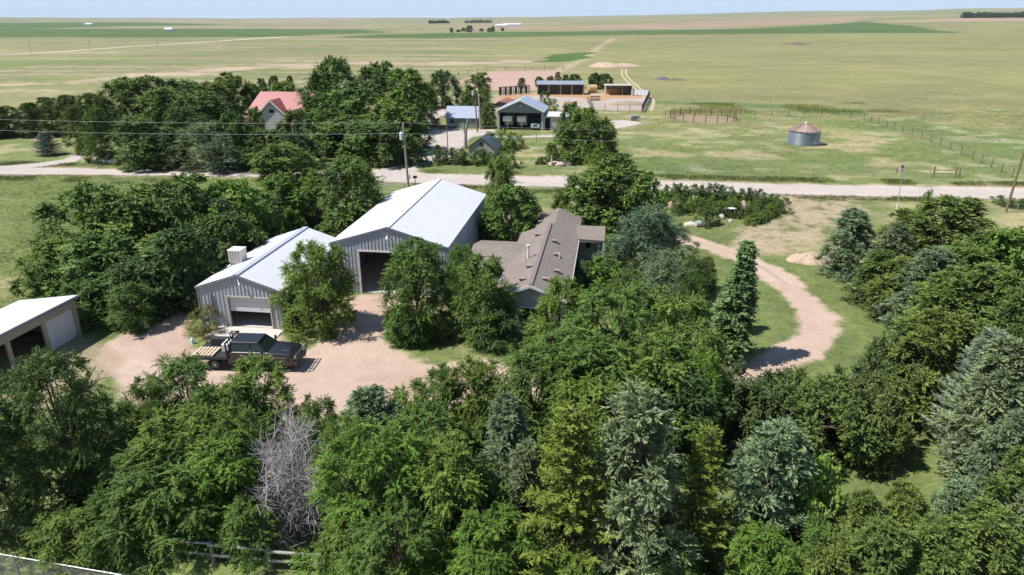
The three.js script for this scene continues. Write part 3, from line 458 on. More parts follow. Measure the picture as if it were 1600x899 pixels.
{ // livestock shelters
  const g = thing('loafing_shed', 'long dark loafing shed with grey roof and open front at the corral', 'shed', 15, -221.5, -0.03), dkw = mat([0.20, 0.165, 0.13], 0.9);
  slab([V(-7.4, 3.15, 0.6), V(7.4, 3.15, 0.6), V(7.4, 2.5, -5.4), V(-7.4, 2.5, -5.4)].map((v, i) => i < 2 ? v : v.setY(3.75)), 0.18, mat([0.26, 0.29, 0.33], 0.5), 'roof', g);
  for (const x of [-7.1, -3.6, 0, 3.5, 7.1]) part('post', box(x, 1.5, 0, 0.3, 3.0, 0.3), greyTimber, g);
  part('back_wall', box(0, 1.7, -5, 14.3, 3.4, 0.1), dkw, g); for (const s of [-1, 1]) part('side_wall', box(s * 7.1, 1.5, -2.6, 0.1, 3.0, 4.8), dkw, g);
  for (const x of [-1.8, 1.75, 5.3]) part('feed_gate', [0, 1, 2].map(i => box(x, 0.5 + i * 0.5, -0.05, 3.1, 0.08, 0.05)), rustPipe, g);
  const w = thing('horse_shelter', 'white framed horse shelter with open front beside the white panels', 'shed', 32.7, -219.5, -0.06);
  slab([V(-4.3, 3.3, 0.5), V(4.3, 3.3, 0.5), V(4.3, 3.0, -4.4), V(-4.3, 3.0, -4.4)], 0.4, offWhite, 'roof', w);
  for (const x of [-4.1, 4.1]) part('corner_post', box(x, 1.45, 0.1, 0.35, 2.9, 0.35), offWhite, w); part('bay_post', box(1.2, 1.45, 0, 0.12, 2.9, 0.12), greyTimber, w);
  part('kick_board', box(-2.1, 0.75, -3.9, 4.0, 1.5, 0.1), mat([0.42, 0.22, 0.12], 0.9), w); part('back_wall', box(0, 1.45, -4.2, 8.2, 2.9, 0.1), dkw, w); part('side_wall', box(4.1, 1.45, -2.1, 0.1, 2.9, 4.1), dkw, w);
}
{ // grain bin
  const bx = [54.94, -131.5], R0 = 2.85, H0 = 2.55, g = thing('grain_bin', 'round corrugated grain bin with rusty cone roof in the paddock', 'grain bin', bx[0], bx[1]);
  const galv = mat([0.27, 0.31, 0.36], 0.45, { metalness: 0.35 }); galv.map = streak;
  for (let k = 0; k < 3; k++) { const p = []; for (let i = 0; i <= 36; i++) p.push(new THREE.Vector2(R0 - k * 0.004 + 0.028 * Math.sin(i / 36 * Math.PI * 18), k * H0 / 3 + i / 36 * H0 / 3)); part('wall_ring', new THREE.LatheGeometry(p, 48), galv, g); }
  const c = [0.95, 0.7, 1.15, 0.85, 1.05].map(k => { const m = rustRoof.clone(); m.color = lin(0.86 * k, 0.84 * k, 0.84 * k); return m; });
  for (let k = 0; k < 20; k++) { const a0 = k / 20 * 2 * Math.PI, a1 = (k + 1) / 20 * 2 * Math.PI, P = (r, a, y) => V(Math.cos(a) * r, y, Math.sin(a) * r); part('roof_panel', [slab([P(R0 + 0.18, a1, H0 - 0.04), P(R0 + 0.18, a0, H0 - 0.04), P(0.3, a0, H0 + 1.25), P(0.3, a1, H0 + 1.25)], 0.03), cyl(P(R0 + 0.18, a0, H0), P(0.3, a0, H0 + 1.29), 0.05, 0.03, 4)], c[(k * 7) % 5], g); }
  part('roof_cap', [new THREE.CylinderGeometry(0.12, 0.36, 0.3, 16).translate(0, H0 + 1.35, 0)], steel, g);
  part('door', [box(1.2, 1.2, 2.62, 0.8, 1.7, 0.08, 0.43)], mat([0.24, 0.28, 0.32], 0.5), g);
}
// ---------------------------------------------------------------- trees
function foliage() { const P = [], N = [], K = [], I = []; let n = 0;
  const o = { leaf(px, py, pz, dx, dy, dz, nx, ny, nz, L, W, c, fold = 0.25) {
      let sx = dy * nz - dz * ny, sy = dz * nx - dx * nz, sz = dx * ny - dy * nx; const l = Math.hypot(sx, sy, sz) || 1; sx /= l; sy /= l; sz /= l;
      const mx = px + dx * L * 0.5, my = py + dy * L * 0.5, mz = pz + dz * L * 0.5, f = W * fold;
      P.push(px, py, pz, mx + sx * W / 2 + nx * f, my + sy * W / 2 + ny * f, mz + sz * W / 2 + nz * f, px + dx * L, py + dy * L, pz + dz * L, mx - sx * W / 2 + nx * f, my - sy * W / 2 + ny * f, mz - sz * W / 2 + nz * f);
      for (let i = 0; i < 4; i++) { K.push(c[0], c[1], c[2]); }
      N.push(nx, ny, nz, nx - sx * .4, ny - sy * .4, nz - sz * .4, nx, ny, nz, nx + sx * .4, ny + sy * .4, nz + sz * .4);
      I.push(n, n + 1, n + 2, n, n + 2, n + 3); n += 4; },
    build() { const g = new THREE.BufferGeometry(); g.setAttribute('position', new THREE.Float32BufferAttribute(P, 3)); g.setAttribute('normal', new THREE.Float32BufferAttribute(N, 3)); g.setAttribute('color', new THREE.Float32BufferAttribute(K, 3)); g.setIndex(I); g.normalizeNormals(); return g; } };
  return o; }
const q3 = (r) => { const z = r() * 2 - 1, a = r() * 6.2832, s = Math.sqrt(1 - z * z); return [Math.cos(a) * s, z, Math.sin(a) * s]; };
const mixc = (a, b, t) => [a[0] + (b[0] - a[0]) * t, a[1] + (b[1] - a[1]) * t, a[2] + (b[2] - a[2]) * t];
function limbGeo(list, seg = 5) { return merge(list.map(([a, b, r0, r1]) => cyl(a, b, r0, r1, seg))); }
const PAL = { elm: [[0.088, 0.148, 0.026], [0.200, 0.295, 0.054]], dark: [[0.064, 0.114, 0.028], [0.138, 0.208, 0.048]], grey: [[0.120, 0.175, 0.085], [0.200, 0.265, 0.130]], lilac: [[0.080, 0.118, 0.032], [0.165, 0.215, 0.066]], cedar: [[0.088, 0.136, 0.022], [0.190, 0.258, 0.042]], cedarDark: [[0.100, 0.155, 0.036], [0.215, 0.290, 0.068]], juniper: [[0.135, 0.190, 0.098], [0.260, 0.335, 0.180]], blue: [[0.150, 0.200, 0.145], [0.265, 0.335, 0.255]], lime: [[0.14, 0.24, 0.035], [0.23, 0.34, 0.06]], poplar: [[0.100, 0.180, 0.060], [0.185, 0.280, 0.105]], olive: [[0.13, 0.15, 0.035], [0.23, 0.23, 0.065]] };
// broad tree: limbs carry clumps, clumps are sprays of leafy shoots
function broad(seed, o) {
  const r = rng(seed), f = foliage(), { h = 8, R = 3.2, clumps = 50, shoots = 24, leaf = 0.13, low = 0.06, spread = 0.3, up = 0.35, pal, perShoot = 13, wide = 0.55, pow = 0.6, cone = 0, along = 0.5 } = o, limbs = [];
  const lean = [(r() - 0.5) * 0.8, (r() - 0.5) * 0.8], top = V(lean[0], h * 0.42, lean[1]); let tr = h * 0.016 + 0.03;
  limbs.push([V(0, -0.1, 0), V(lean[0] * 0.4, h * 0.2, lean[1] * 0.4), tr, tr * 0.8], [V(lean[0] * 0.4, h * 0.2, lean[1] * 0.4), top, tr * 0.8, tr * 0.55]);
  const lob = [...Array(7)].map(() => 0.72 + 0.5 * r()), ph = r() * 6;
  for (let c = 0; c < clumps; c++) {
    const t = low + (1 - low) * Math.pow((c + r()) / clumps, 0.85), a = c * 2.39996 + r() * 1.2, lb = lob[Math.floor(((a / 6.2832) % 1) * 7)] * (0.86 + 0.28 * vn(t * 5 + seed, a));
    const hull = cone ? R * lb * Math.pow(1.02 - t, cone) * (0.55 + 0.45 * sstep(0, 0.25, t)) : R * lb * Math.pow(Math.sin(Math.PI * clamp(0.16 + 0.82 * (t - low) / (1 - low) * 0.98, 0, 1)), pow), rad = hull * (c % 4 ? 0.6 + 0.32 * r() : 0.1 + 0.5 * r()), rc = R * spread * (0.65 + 0.7 * r()) * (1 - (cone ? 0.42 : 0.3) * t);
    const cx = Math.cos(a) * rad + lean[0] * t, cy = Math.max(h * t - rc * 0.9, rc * 0.35), cz = Math.sin(a) * rad + lean[1] * t, base = mixc(pal[0], pal[1], r());
    const s0 = V(lean[0] * 0.4, h * (0.12 + 0.28 * r()) * Math.min(1, t * 1.6), lean[1] * 0.4).lerp(top, t > 0.5 ? 0.8 : 0.15); if (s0.y < cy + 0.5 && c % 2 === 0) limbs.push([s0, V(cx, cy, cz), tr * 0.3, 0.02]);
    for (let s = 0; s < shoots; s++) {
      let d = q3(r); const ol = Math.hypot(cx, cz) || 1; d = [d[0] + cx / ol * 0.45, d[1] + up, d[2] + cz / ol * 0.45]; const l = Math.hypot(...d); d = d.map(v => v / l);
      const len = rc * (0.65 + 0.75 * r()), ox = cx + (r() - 0.5) * rc * 0.5, oy = cy + (r() - 0.5) * rc * 0.5, oz = cz + (r() - 0.5) * rc * 0.5, droop = (0.1 + 0.3 * r()) * len, tone = mixc(base, mixc(pal[0], pal[1], r()), 0.5), side = q3(r);
      for (let k = 0; k < perShoot; k++) {
        const u = 0.22 + 0.78 * (k + r() * 0.6) / perShoot, x = ox + d[0] * len * u, y = oy + d[1] * len * u - droop * u * u, z = oz + d[2] * len * u, sg = k & 1 ? 1 : -1, b = 0.78 + 0.44 * r();
        let e = [d[0] * along + side[0] * sg + (r() - 0.5) * 0.7, d[1] * along + side[1] * sg * 0.5 - 0.15 + (r() - 0.5) * 0.5, d[2] * along + side[2] * sg + (r() - 0.5) * 0.7]; const el = Math.hypot(...e) || 1; e = e.map(v => v / el);
        let m = [(r() - 0.5) * 1.3 + d[0] * 0.35, 0.75 + (r() - 0.5) * 0.7, (r() - 0.5) * 1.3 + d[2] * 0.35]; const dt = m[0] * e[0] + m[1] * e[1] + m[2] * e[2]; m = [m[0] - e[0] * dt, m[1] - e[1] * dt, m[2] - e[2] * dt]; const ml = Math.hypot(...m) || 1; m = m.map(v => v / ml);
        const L = leaf * (0.7 + 0.6 * r()); f.leaf(x, Math.max(y, 0.05), z, ...e, ...m, L, L * wide, [tone[0] * b, tone[1] * b, tone[2] * b * (0.8 + 0.4 * r())]);
      }
    }
  }
  return { crown: f.build(), trunk: limbGeo(limbs), h, R };
}
// cedar, juniper, spruce: a leader with tiers of fronds
function conifer(seed, o) {
  const r = rng(seed), f = foliage(), { h = 8, R = 2.1, branches = 150, twigs = 26, rise = 0.35, pal, blade = 0.2, thin = 0.22, low = 0.03, curve = 0.25, pw = 0.85, plume = 0.3, droopTwig = 0, top = 0.94, whorl = 0 } = o, limbs = [[V(0, -0.1, 0), V(0, h * 0.55, 0), h * 0.02 + 0.04, h * 0.012 + 0.02], [V(0, h * 0.55, 0), V(0, h * top * 0.97, 0), h * 0.008 + 0.01, 0.01]];
  const lob = [...Array(9)].map(() => 0.75 + 0.45 * r());
  for (let i = 0; i < branches; i++) {
    const t = low + (1 - low) * Math.pow(whorl ? (Math.floor(i / whorl) + 0.35 * r()) * whorl / branches : (i + r()) / branches, 0.9), a = i * 2.39996 + r(), lb = lob[Math.floor(((a / 6.2832) % 1) * 9)];
    const prof = Math.pow(Math.max(0.02, 1 - t), pw) * (0.72 + 0.28 * sstep(0, 0.2, t)), len = Math.max(0.35, R * prof * lb * (0.7 + 0.5 * r()) + 0.15), y0 = h * t * top, el = rise * (0.5 + t) + (r() - 0.5) * 0.3, ca = Math.cos(a), sa = Math.sin(a), base = mixc(pal[0], pal[1], r());
    const hx = Math.cos(el), hy = Math.sin(el); if (i % 3 === 0) limbs.push([V(0, y0, 0), V(ca * len * hx * 0.85, y0 + hy * len * 0.8, sa * len * hx * 0.85), 0.03, 0.008]);
    const nt = Math.max(6, Math.round(twigs * len / R * 1.25));
    for (let k = 0; k < nt; k++) {
      const u = 0.12 + 0.88 * (k + r()) / nt, x = ca * len * hx * u, y = y0 + len * (hy * u + curve * (u * u - u) * 1.2), z = sa * len * hx * u, sg = k & 1 ? 1 : -1, tl = blade * (1.15 - 0.45 * u) * (1.2 + 1.2 * r());
      let d = [ca * 0.7 - sa * sg * 0.75 + (r() - 0.5) * 0.5, plume - droopTwig + (r() - 0.5) * 0.5, sa * 0.7 + ca * sg * 0.75 + (r() - 0.5) * 0.5]; const dl = Math.hypot(...d); d = d.map(v => v / dl);
      const tone = mixc(base, mixc(pal[0], pal[1], r()), 0.45);
      for (let b = 0; b < 5; b++) {
        const w = b / 5, bx = x + d[0] * tl * w, by = y + d[1] * tl * w, bz = z + d[2] * tl * w; let e = [d[0] + (r() - 0.5) * 1.1, d[1] + (r() - 0.4) * 0.8, d[2] + (r() - 0.5) * 1.1]; const el2 = Math.hypot(...e); e = e.map(v => v / el2);
        let m = [(r() - 0.5) * 1.1 + ca * 0.25, 0.7, (r() - 0.5) * 1.1 + sa * 0.25]; const dt = m[0] * e[0] + m[1] * e[1] + m[2] * e[2]; m = [m[0] - e[0] * dt, m[1] - e[1] * dt, m[2] - e[2] * dt]; const ml = Math.hypot(...m) || 1; m = m.map(v => v / ml);
        const L = blade * (0.7 + 0.6 * r()), br = 0.8 + 0.4 * r(); f.leaf(bx, Math.max(0.04, by), bz, ...e, ...m, L, L * thin, [tone[0] * br, tone[1] * br, tone[2] * br], 0.35);
      }
    }
  }
  return { crown: f.build(), trunk: limbGeo(limbs, 4), h, R };
}
function bareTree(seed, h, R) {                        // leafless, twiggy
  const r = rng(seed), list = [];
  const grow = (p, d, l, rad, lev) => { let q = p; const n = 3; for (let i = 0; i < n; i++) { d = d.clone().add(V((r() - 0.5) * 0.3, (r() - 0.35) * 0.2, (r() - 0.5) * 0.3)).normalize(); const e = q.clone().addScaledVector(d, l / n); list.push([q, e, rad * (1 - i * 0.2), rad * (0.8 - i * 0.2)]); q = e; if (lev < 3) { const m = lev < 1 ? 5 : lev < 2 ? 4 : 4; for (let k = 0; k < m; k++) { const s = d.clone().multiplyScalar(0.55).add(V(...q3(r)).multiplyScalar(0.8)); s.y += 0.15; grow(q, s.normalize(), l * (0.5 + 0.25 * r()), rad * 0.45, lev + 1); } } } };
  grow(V(0, -0.1, 0), V(0.1, 1, 0), h * 0.5, h * 0.026, 0); grow(V(0.1, 0.2, 0), V(0.55, 1, 0.2), h * 0.36, h * 0.013, 1); grow(V(-0.1, 0.2, 0.1), V(-0.5, 1, -0.2), h * 0.36, h * 0.013, 1); grow(V(0, 0.2, 0.1), V(0.2, 0.8, 0.6), h * 0.34, h * 0.013, 1);
  return limbGeo(list.map(([a, b, u, v]) => [a, b, Math.max(u, 0.011), Math.max(v, 0.007)]), 3);
}
const leafMat = (o = {}) => new THREE.MeshPhysicalMaterial({ vertexColors: true, roughness: 0.75, transmission: 0.18, thickness: 0, side: THREE.DoubleSide, specularIntensity: 0.5, ...o });
const leafy = [lin(1, 1, 1), lin(1.12, 1.08, 0.92), lin(0.85, 0.92, 0.95), lin(0.96, 1.08, 0.84), lin(1.2, 1.14, 1.15), lin(0.78, 0.84, 0.88), lin(0.9, 0.98, 1.1)].map(c => leafMat({ color: c })), needle = [lin(1, 1, 1), lin(1.12, 1.06, 0.96), lin(0.84, 0.9, 0.92), lin(1.05, 1.1, 1.05)].map(c => leafMat({ color: c, transmission: 0.12 }));
const bark = mat([0.13, 0.10, 0.075], 0.95), paleBark = mat([0.34, 0.30, 0.26], 0.95), deadWood = mat([0.42, 0.385, 0.385], 0.9);
const KIND = {
  elm: [1, 2, 3, 4].map(s => () => broad(100 + s, { pal: PAL.elm, clumps: 60, shoots: 46, leaf: 0.098, perShoot: 24, spread: 0.31, wide: 0.62 })),
  dense: [1, 2, 3].map(s => () => broad(150 + s, { pal: PAL.elm, h: 7, R: 2.9, clumps: 92, shoots: 42, leaf: 0.11, perShoot: 16, spread: 0.29, wide: 0.62, pow: 0.5 })),
  dark: [1, 2].map(s => () => broad(200 + s, { pal: PAL.dark, clumps: 58, shoots: 46, leaf: 0.105, perShoot: 22, spread: 0.31, wide: 0.62 })),
  far: [1, 2, 4].map(s => () => broad(300 + s, { pal: PAL.elm, clumps: 50, shoots: 38, leaf: 0.2, perShoot: 14, spread: 0.32, wide: 0.62 })),
  farDark: [1, 2, 3].map(s => () => broad(350 + s, { pal: PAL.dark, clumps: 50, shoots: 38, leaf: 0.2, perShoot: 14, spread: 0.32, wide: 0.62 })),
  grey: [1, 2].map(s => () => broad(400 + s, { pal: PAL.grey, clumps: 64, shoots: 30, leaf: 0.18, wide: 0.38, up: 0.8, spread: 0.33 })),
  lilac: [1, 2, 3].map(s => () => broad(500 + s, { pal: PAL.lilac, h: 4, R: 3, clumps: 64, shoots: 36, leaf: 0.125, wide: 0.8, spread: 0.25, pow: 0.35, low: 0.02, perShoot: 11 })),
  shrub: [1, 2, 3].map(s => () => broad(550 + s, { pal: PAL.elm, h: 2, R: 1.2, clumps: 24, shoots: 18, leaf: 0.11, spread: 0.36, low: 0.02, pow: 0.4, perShoot: 9 })),
  darkShrub: [1, 2].map(s => () => broad(560 + s, { pal: PAL.dark, h: 2, R: 1.2, clumps: 24, shoots: 18, leaf: 0.13, spread: 0.36, low: 0.02, pow: 0.4, perShoot: 9 })),
  lime: [() => broad(570, { pal: PAL.lime, h: 3, R: 1.6, clumps: 30, shoots: 20, leaf: 0.16, spread: 0.34, low: 0.02, pow: 0.4, perShoot: 10, wide: 0.7 })],
  olive: [() => broad(580, { pal: PAL.olive, h: 2, R: 1.5, clumps: 26, shoots: 24, leaf: 0.11, wide: 0.3, up: 0.9, spread: 0.36, low: 0.02, pow: 0.35, perShoot: 10 })],
  poplar: [1, 2].map(s => () => broad(600 + s, { pal: PAL.poplar, h: 8, R: 1.3, clumps: 120, shoots: 26, leaf: 0.12, wide: 0.85, up: 0.9, spread: 0.4, low: 0.03, cone: 0.95, perShoot: 11 })),
  cedar: [1, 2, 3].map(s => () => conifer(700 + s, { pal: PAL.cedar, branches: 120, whorl: 5, twigs: 46, rise: 0.2, plume: 0.08, blade: 0.17, thin: 0.36, R: 2.3, pw: 0.85 })),
  green: [1, 3].map(s => () => broad(720 + s, { pal: PAL.cedarDark, h: 8, R: 2.2, clumps: 130, shoots: 34, perShoot: 12, leaf: 0.14, wide: 0.36, up: 0.8, spread: 0.26, low: 0.03, cone: 0.38, along: 1.6 })),
  juniper: [1, 2, 3].map(s => () => broad(740 + s, { pal: PAL.juniper, h: 8, R: 2.2, clumps: 135, shoots: 32, perShoot: 12, leaf: 0.155, wide: 0.3, up: 0.75, spread: 0.24, low: 0.03, cone: 0.5, along: 1.7 })),
  blue: [1, 2].map(s => () => conifer(760 + s, { pal: PAL.blue, branches: 200, twigs: 30, rise: 0.45, plume: 0.35, blade: 0.19, thin: 0.28, R: 2.2, pw: 0.75 })),
};
const BUILT = {};
let treeNo = 0;
function plant(kind, name, label, category, group, x, z, h, R, o = {}) {
  const n = treeNo++, list = KIND[kind], v = o.v ?? (n * 7 + 3) % list.length, key = kind + v, b = (BUILT[key] ??= list[v]());
  const g = thing(name, label, category, x, z, (n * 2.4) % 6.28, group);
  const mats = ['cedar', 'green', 'juniper', 'blue'].includes(kind) ? needle : leafy;
  part('trunk', b.trunk, o.bark ?? bark, g); part('crown', b.crown, mats[o.m ?? (n * 5) % mats.length], g);
  g.scale.set(R / b.R, h / b.h, R / b.R); if (o.lean) { g.rotation.order = 'ZYX'; g.rotation.z = o.lean; } return g;
}
const RANK = { 2: ['taller', 'shorter'], 3: ['tallest', 'middling', 'shortest'], 4: ['tallest', 'second tallest', 'third tallest', 'shortest'] };
const rows = (kind, name, label, category, group, list, o) => {
  const order = list.map(a => a[2]).sort((a, b) => b - a), rk = group && RANK[list.length] && order.every((h, i) => !i || order[i - 1] - h > 0.03 * h);
  if (rk) { for (const [x, z, h, R, q] of list) plant(kind, name, RANK[list.length][order.indexOf(h)] + ' ' + label, category, group, x, z, h, R, { ...o, ...q }); return; }
  for (const [x, z, h, R, q] of list) plant(kind, name, label, category, group, x, z, h, R, { ...o, ...q }); };

// thicket between the rail fence and the gravel yard
rows('dark', 'shade_tree', 'dark dense broadleaf tree at the corner beside the open bay shed', 'tree', 'dark trees by the open bay shed', [[-20.02, -26.96, 9.04, 2.76], [-22.01, -24.79, 7.41, 2.34], [-20.11, -28.39, 5.46, 2.32], [-26.11, -31.07, 5.38, 1.16]]);
rows('elm', 'elm_tree', 'bushy green elm screening the black flatbed truck', 'tree', 'elms in front of the truck', [[-16.97, -31.95, 5.81, 2.55], [-13.17, -32.25, 5.76, 2.57], [-14.54, -29.95, 5.27, 2.42], [-18.63, -30.5, 5.26, 1.48]]);
rows('elm', 'elm_tree', 'full leafy elm growing over the pale rail fence', 'tree', 'elms over the rail fence', [[-15.89, -25, 4.79, 2.95], [-12.83, -25.54, 5.23, 2.57], [-15.13, -26.96, 5.64, 2.97], [-17.07, -24.31, 3.49, 1.53], [-18.82, -23.62, 2.72, 1.64], [-11.21, -24.15, 3.12, 1.52], [-12.52, -26.96, 5.64, 1.63], [-9.65, -29.68, 4.78, 1.45]]);
rows('elm', 'elm_tree', 'tall bright green elm beside the leafless grey tree', 'tree', 'bright elms beside the bare tree', [[-5.68, -22.88, 7.55, 2.71], [-2.84, -22.7, 6.81, 2.71], [-4.11, -25.63, 6.7, 2.55], [-7.16, -25.63, 6.29, 1.7], [-1.85, -23.24, 5.99, 2.11], [-6.62, -22.35, 4.07, 1.56], [-4.4, -20.85, 5.27, 2.32], [-0.74, -20.85, 4.98, 2.08]]);
rows('elm', 'elm_tree', 'rounded elm at the near edge of the gravel yard', 'tree', 'elms at the near edge of the yard', [[-2.23, -32.25, 5.65, 1.97], [-3.78, -32.25, 5.05, 1.72], [-4.97, -29.68, 5.56, 1.92]]);
rows('juniper', 'juniper', 'grey green juniper among the elms below the gravel yard', 'juniper', 'junipers among the elms', [[-6.53, -28.64, 5.87, 2.33], [-0.15, -26.96, 6.46, 1.77], [0.41, -24, 5.93, 1.49]]);
rows('cedar', 'cedar_tree', 'olive cedar squeezed among elms below the gravel yard', 'cedar', undefined, [[-3.01, -27.42, 5.36, 1.51]]);
plant('cedar', 'cedar_tree', 'tallest yellow green cedar with open feathery branches', 'cedar', undefined, 2.2, -21.66, 9.59, 2.75, { v: 0, m: 1 });
plant('juniper', 'juniper', 'large silvery juniper between the two yellow green cedars', 'juniper', undefined, 4.6, -21.66, 9.59, 2.84, { v: 1, m: 1 });
plant('cedar', 'cedar_tree', 'narrow yellow green cedar between two silvery junipers', 'cedar', undefined, 7.38, -22, 8.43, 1.87, { v: 2, m: 1 });
plant('juniper', 'juniper', 'pale grey juniper in front of the big dense lilac', 'juniper', undefined, 9.9, -22.7, 7.78, 2.38, { v: 2, m: 3 });
rows('lime', 'vine_shrub', 'light green vine covered shrub beside the grey juniper', 'shrub', undefined, [[11.93, -22.88, 6.24, 1.43]]);
rows('elm', 'elm_sapling', 'low green elm sapling at the feet of the cedars', 'sapling', 'saplings below the cedars', [[6.07, -20.39, 3.91, 1.46], [9.17, -20.54, 4.89, 1.7], [2.13, -19.64, 4, 1.42], [11.53, -20.54, 4.89, 1.46]]);
rows('green', 'cedar_tree', 'dark green cedar along the lower path to the grass clearing', 'cedar', 'dark cedars below the clearing', [[13.56, -21.83, 5.14, 1.39], [14.99, -21.5, 5.49, 1.44], [13.58, -20.08, 5.19, 1.79], [15.47, -20.08, 5.33, 1.78], [17.86, -20.85, 5.27, 1.84], [11.65, -19.93, 4.66, 1.43], [20.56, -22.88, 6.39, 1.95]]);
rows('juniper', 'juniper', 'soft grey green juniper beside the small grass clearing', 'juniper', 'junipers beside the clearing', [[17.61, -22.7, 5.09, 1.5], [22.18, -26.06, 6.19, 1.73], [20.24, -21.83, 5.38, 1.52]]);
rows('lilac', 'lilac_bush', 'huge rounded dark leaved lilac beside the loop driveway', 'bush', 'lilacs by the loop driveway', [[13.28, -32.87, 4.5, 2.8], [16.25, -31.65, 4.85, 3.05], [19.48, -31.95, 4.46, 2.39], [22.48, -36.25, 5.1, 2.08], [15.99, -35.18, 3.18, 2.23], [19.68, -35.18, 3.39, 1.86]]);
// cedar screen east of the loop
rows('green', 'cedar_tree', 'dense green cedar in the windbreak east of the loop driveway', 'cedar', 'windbreak cedars', [[36.73, -55.72, 8.32, 4.62], [36.16, -59.72, 6.06, 3.53], [29.93, -52.42, 4.75, 2.85], [28.4, -41.59, 6.9, 3.35], [30.77, -41.13, 7.49, 3.56], [23.94, -35.53, 7.01, 2.69], [28.95, -35.53, 8.16, 2.91], [32.83, -47.21, 7.05, 3.73], [25.88, -35.53, 6.23, 2.7], [30.45, -48.96, 5.24, 2.97], [36.8, -50.84, 6.82, 3.65]]);
rows('juniper', 'juniper', 'bluish green juniper in the windbreak east of the loop driveway', 'juniper', 'windbreak junipers', [[30.76, -59.72, 6.29, 3.04], [29.71, -46.64, 6.99, 2.79], [31.16, -53.53, 6.92, 2.36]]);
plant('blue', 'blue_spruce', 'powdery blue juniper leaning out of the dark windbreak', 'juniper', undefined, 24.1, -31.36, 7.81, 2.32, { v: 0, m: 1 });
plant('juniper', 'juniper', 'largest silvery juniper at the windbreak end beside the clearing', 'juniper', undefined, 23.52, -28.39, 8.29, 3.05, { v: 0, m: 1 });
rows('far', 'elm_tree', 'sparse leafy elm at the outer end of the cedar windbreak', 'tree', undefined, [[37.35, -49.58, 7.69, 2.93]]);
// large elms before and around the house
rows('elm', 'elm_tree', 'spreading elm hiding the east half of the brown roofed house', 'tree', 'great elms before the house', [[3.41, -39.39, 7.57, 2.7], [5.96, -36.25, 8.26, 3.54], [9.33, -36.25, 7.8, 3.17], [3.45, -32.87, 7.05, 3.63], [7.14, -32.25, 6.97, 3.57], [1.19, -32.25, 6.24, 2.9], [9.89, -32.87, 5.94, 2.08], [4.52, -29.95, 5.63, 2.74]]);
rows('dark', 'elm_tree', 'dark green elm under the big elms beside the loop driveway', 'tree', 'dark elms by the loop', [[8.81, -31.07, 5.38, 2.16], [11.01, -33.5, 4.47, 1.78]]);
rows('dense', 'elm_tree', 'full elm standing before the open doorway of the large barn', 'tree', undefined, [[-7.13, -46.31, 7.66, 2.81, { v: 0, m: 2 }]]);
rows('dense', 'elm_tree', 'bright elm at the corner of the house wing', 'tree', 'elms at the house wing', [[-2.02, -46.09, 6.55, 2.44, { v: 1, m: 0 }], [-4.13, -52.42, 5.39, 1.4, { v: 2, m: 3 }]]);
rows('dark', 'dark_shrub', 'dark low shrub at the foot of the barn doorway elm', 'shrub', 'shrubs below the doorway elm', [[-7.39, -45.55, 2.88, 1.85], [-5.12, -45.88, 2.4, 1.4], [-1.14, -45.02, 3.5, 2.28], [-9.15, -48.13, 1.28, 0.73]]);
rows('dense', 'elm_tree', 'shaggy yellow green elm between the two metal buildings', 'tree', undefined, [[-14.69, -48.13, 6.95, 2.86, { m: 1, v: 2 }]]);
rows('olive', 'ornamental_bush', 'yellowish feathery bush at the corner of the smaller shop', 'bush', undefined, [[-23, -47.21, 2.09, 1.48]]);
plant('poplar', 'poplar', 'slender columnar poplar standing alone inside the loop driveway', 'poplar', undefined, 15.05, -43.01, 8.72, 1.81, { m: 4 });
rows('poplar', 'poplar', 'shorter poplar right behind the columnar poplar', 'poplar', 'shorter poplars in the loop', [[16.62, -47.21, 5.1, 1.09], [17.09, -50.33, 2.93, 1.01]]);
rows('grey', 'willow_shrub', 'tall greyish willow shrub between house porch and garden', 'willow', 'willows by the porch', [[11.38, -57.26, 7.38, 3.19], [14.12, -58.06, 5.64, 2.12], [9.35, -58.06, 4.49, 1.98], [12.08, -50.84, 5.12, 2.27]]);
rows('dark', 'dark_shrub', 'dark shrub in the shade beside the house porch', 'shrub', 'dark shrubs by the porch', [[15.07, -53.53, 3.95, 1.85], [13.59, -49.58, 4.26, 1.48], [9.58, -52.15, 3.33, 2.07], [6.4, -56.48, 2.66, 1.39], [16.74, -55.72, 3.21, 1.1]]);
rows('lime', 'lime_shrub', 'vivid lime green shrub beside the house porch', 'shrub', undefined, [[7.79, -55.72, 3.21, 1.7]]);
rows('far', 'elm_tree', 'large round elm between the house and the county road', 'tree', 'elms north of the house', [[10.77, -71.27, 8.93, 4.54], [7.95, -72.93, 6.86, 3.11], [13.82, -72.93, 6.86, 2.94], [10.22, -80.92, 8.65, 2.27]]);
rows('far', 'elm_tree', 'bright elm between the large barn and the house', 'tree', 'elms behind the barn', [[0.32, -67.71, 6.86, 3.23], [-1.55, -82.41, 6.74, 1.86], [-1.97, -68.35, 4.42, 1.64], [1.53, -72.93, 3.95, 2.09]]);
rows('far', 'elm_tree', 'rounded bright elm shading the large white barn roof', 'tree', undefined, [[-16.4, -69.9, 9.06, 4.03]]);
rows('shrub', 'low_shrub', 'low green shrub along the shaded side of the large barn', 'shrub', 'shrubs along the barn', [[-3.68, -69.45, 2.43, 1.34], [-2.74, -71.27, 2.62, 1.37], [-19.33, -70.58, 2.47, 2.03], [-16.78, -66.87, 2.83, 1.94]]);
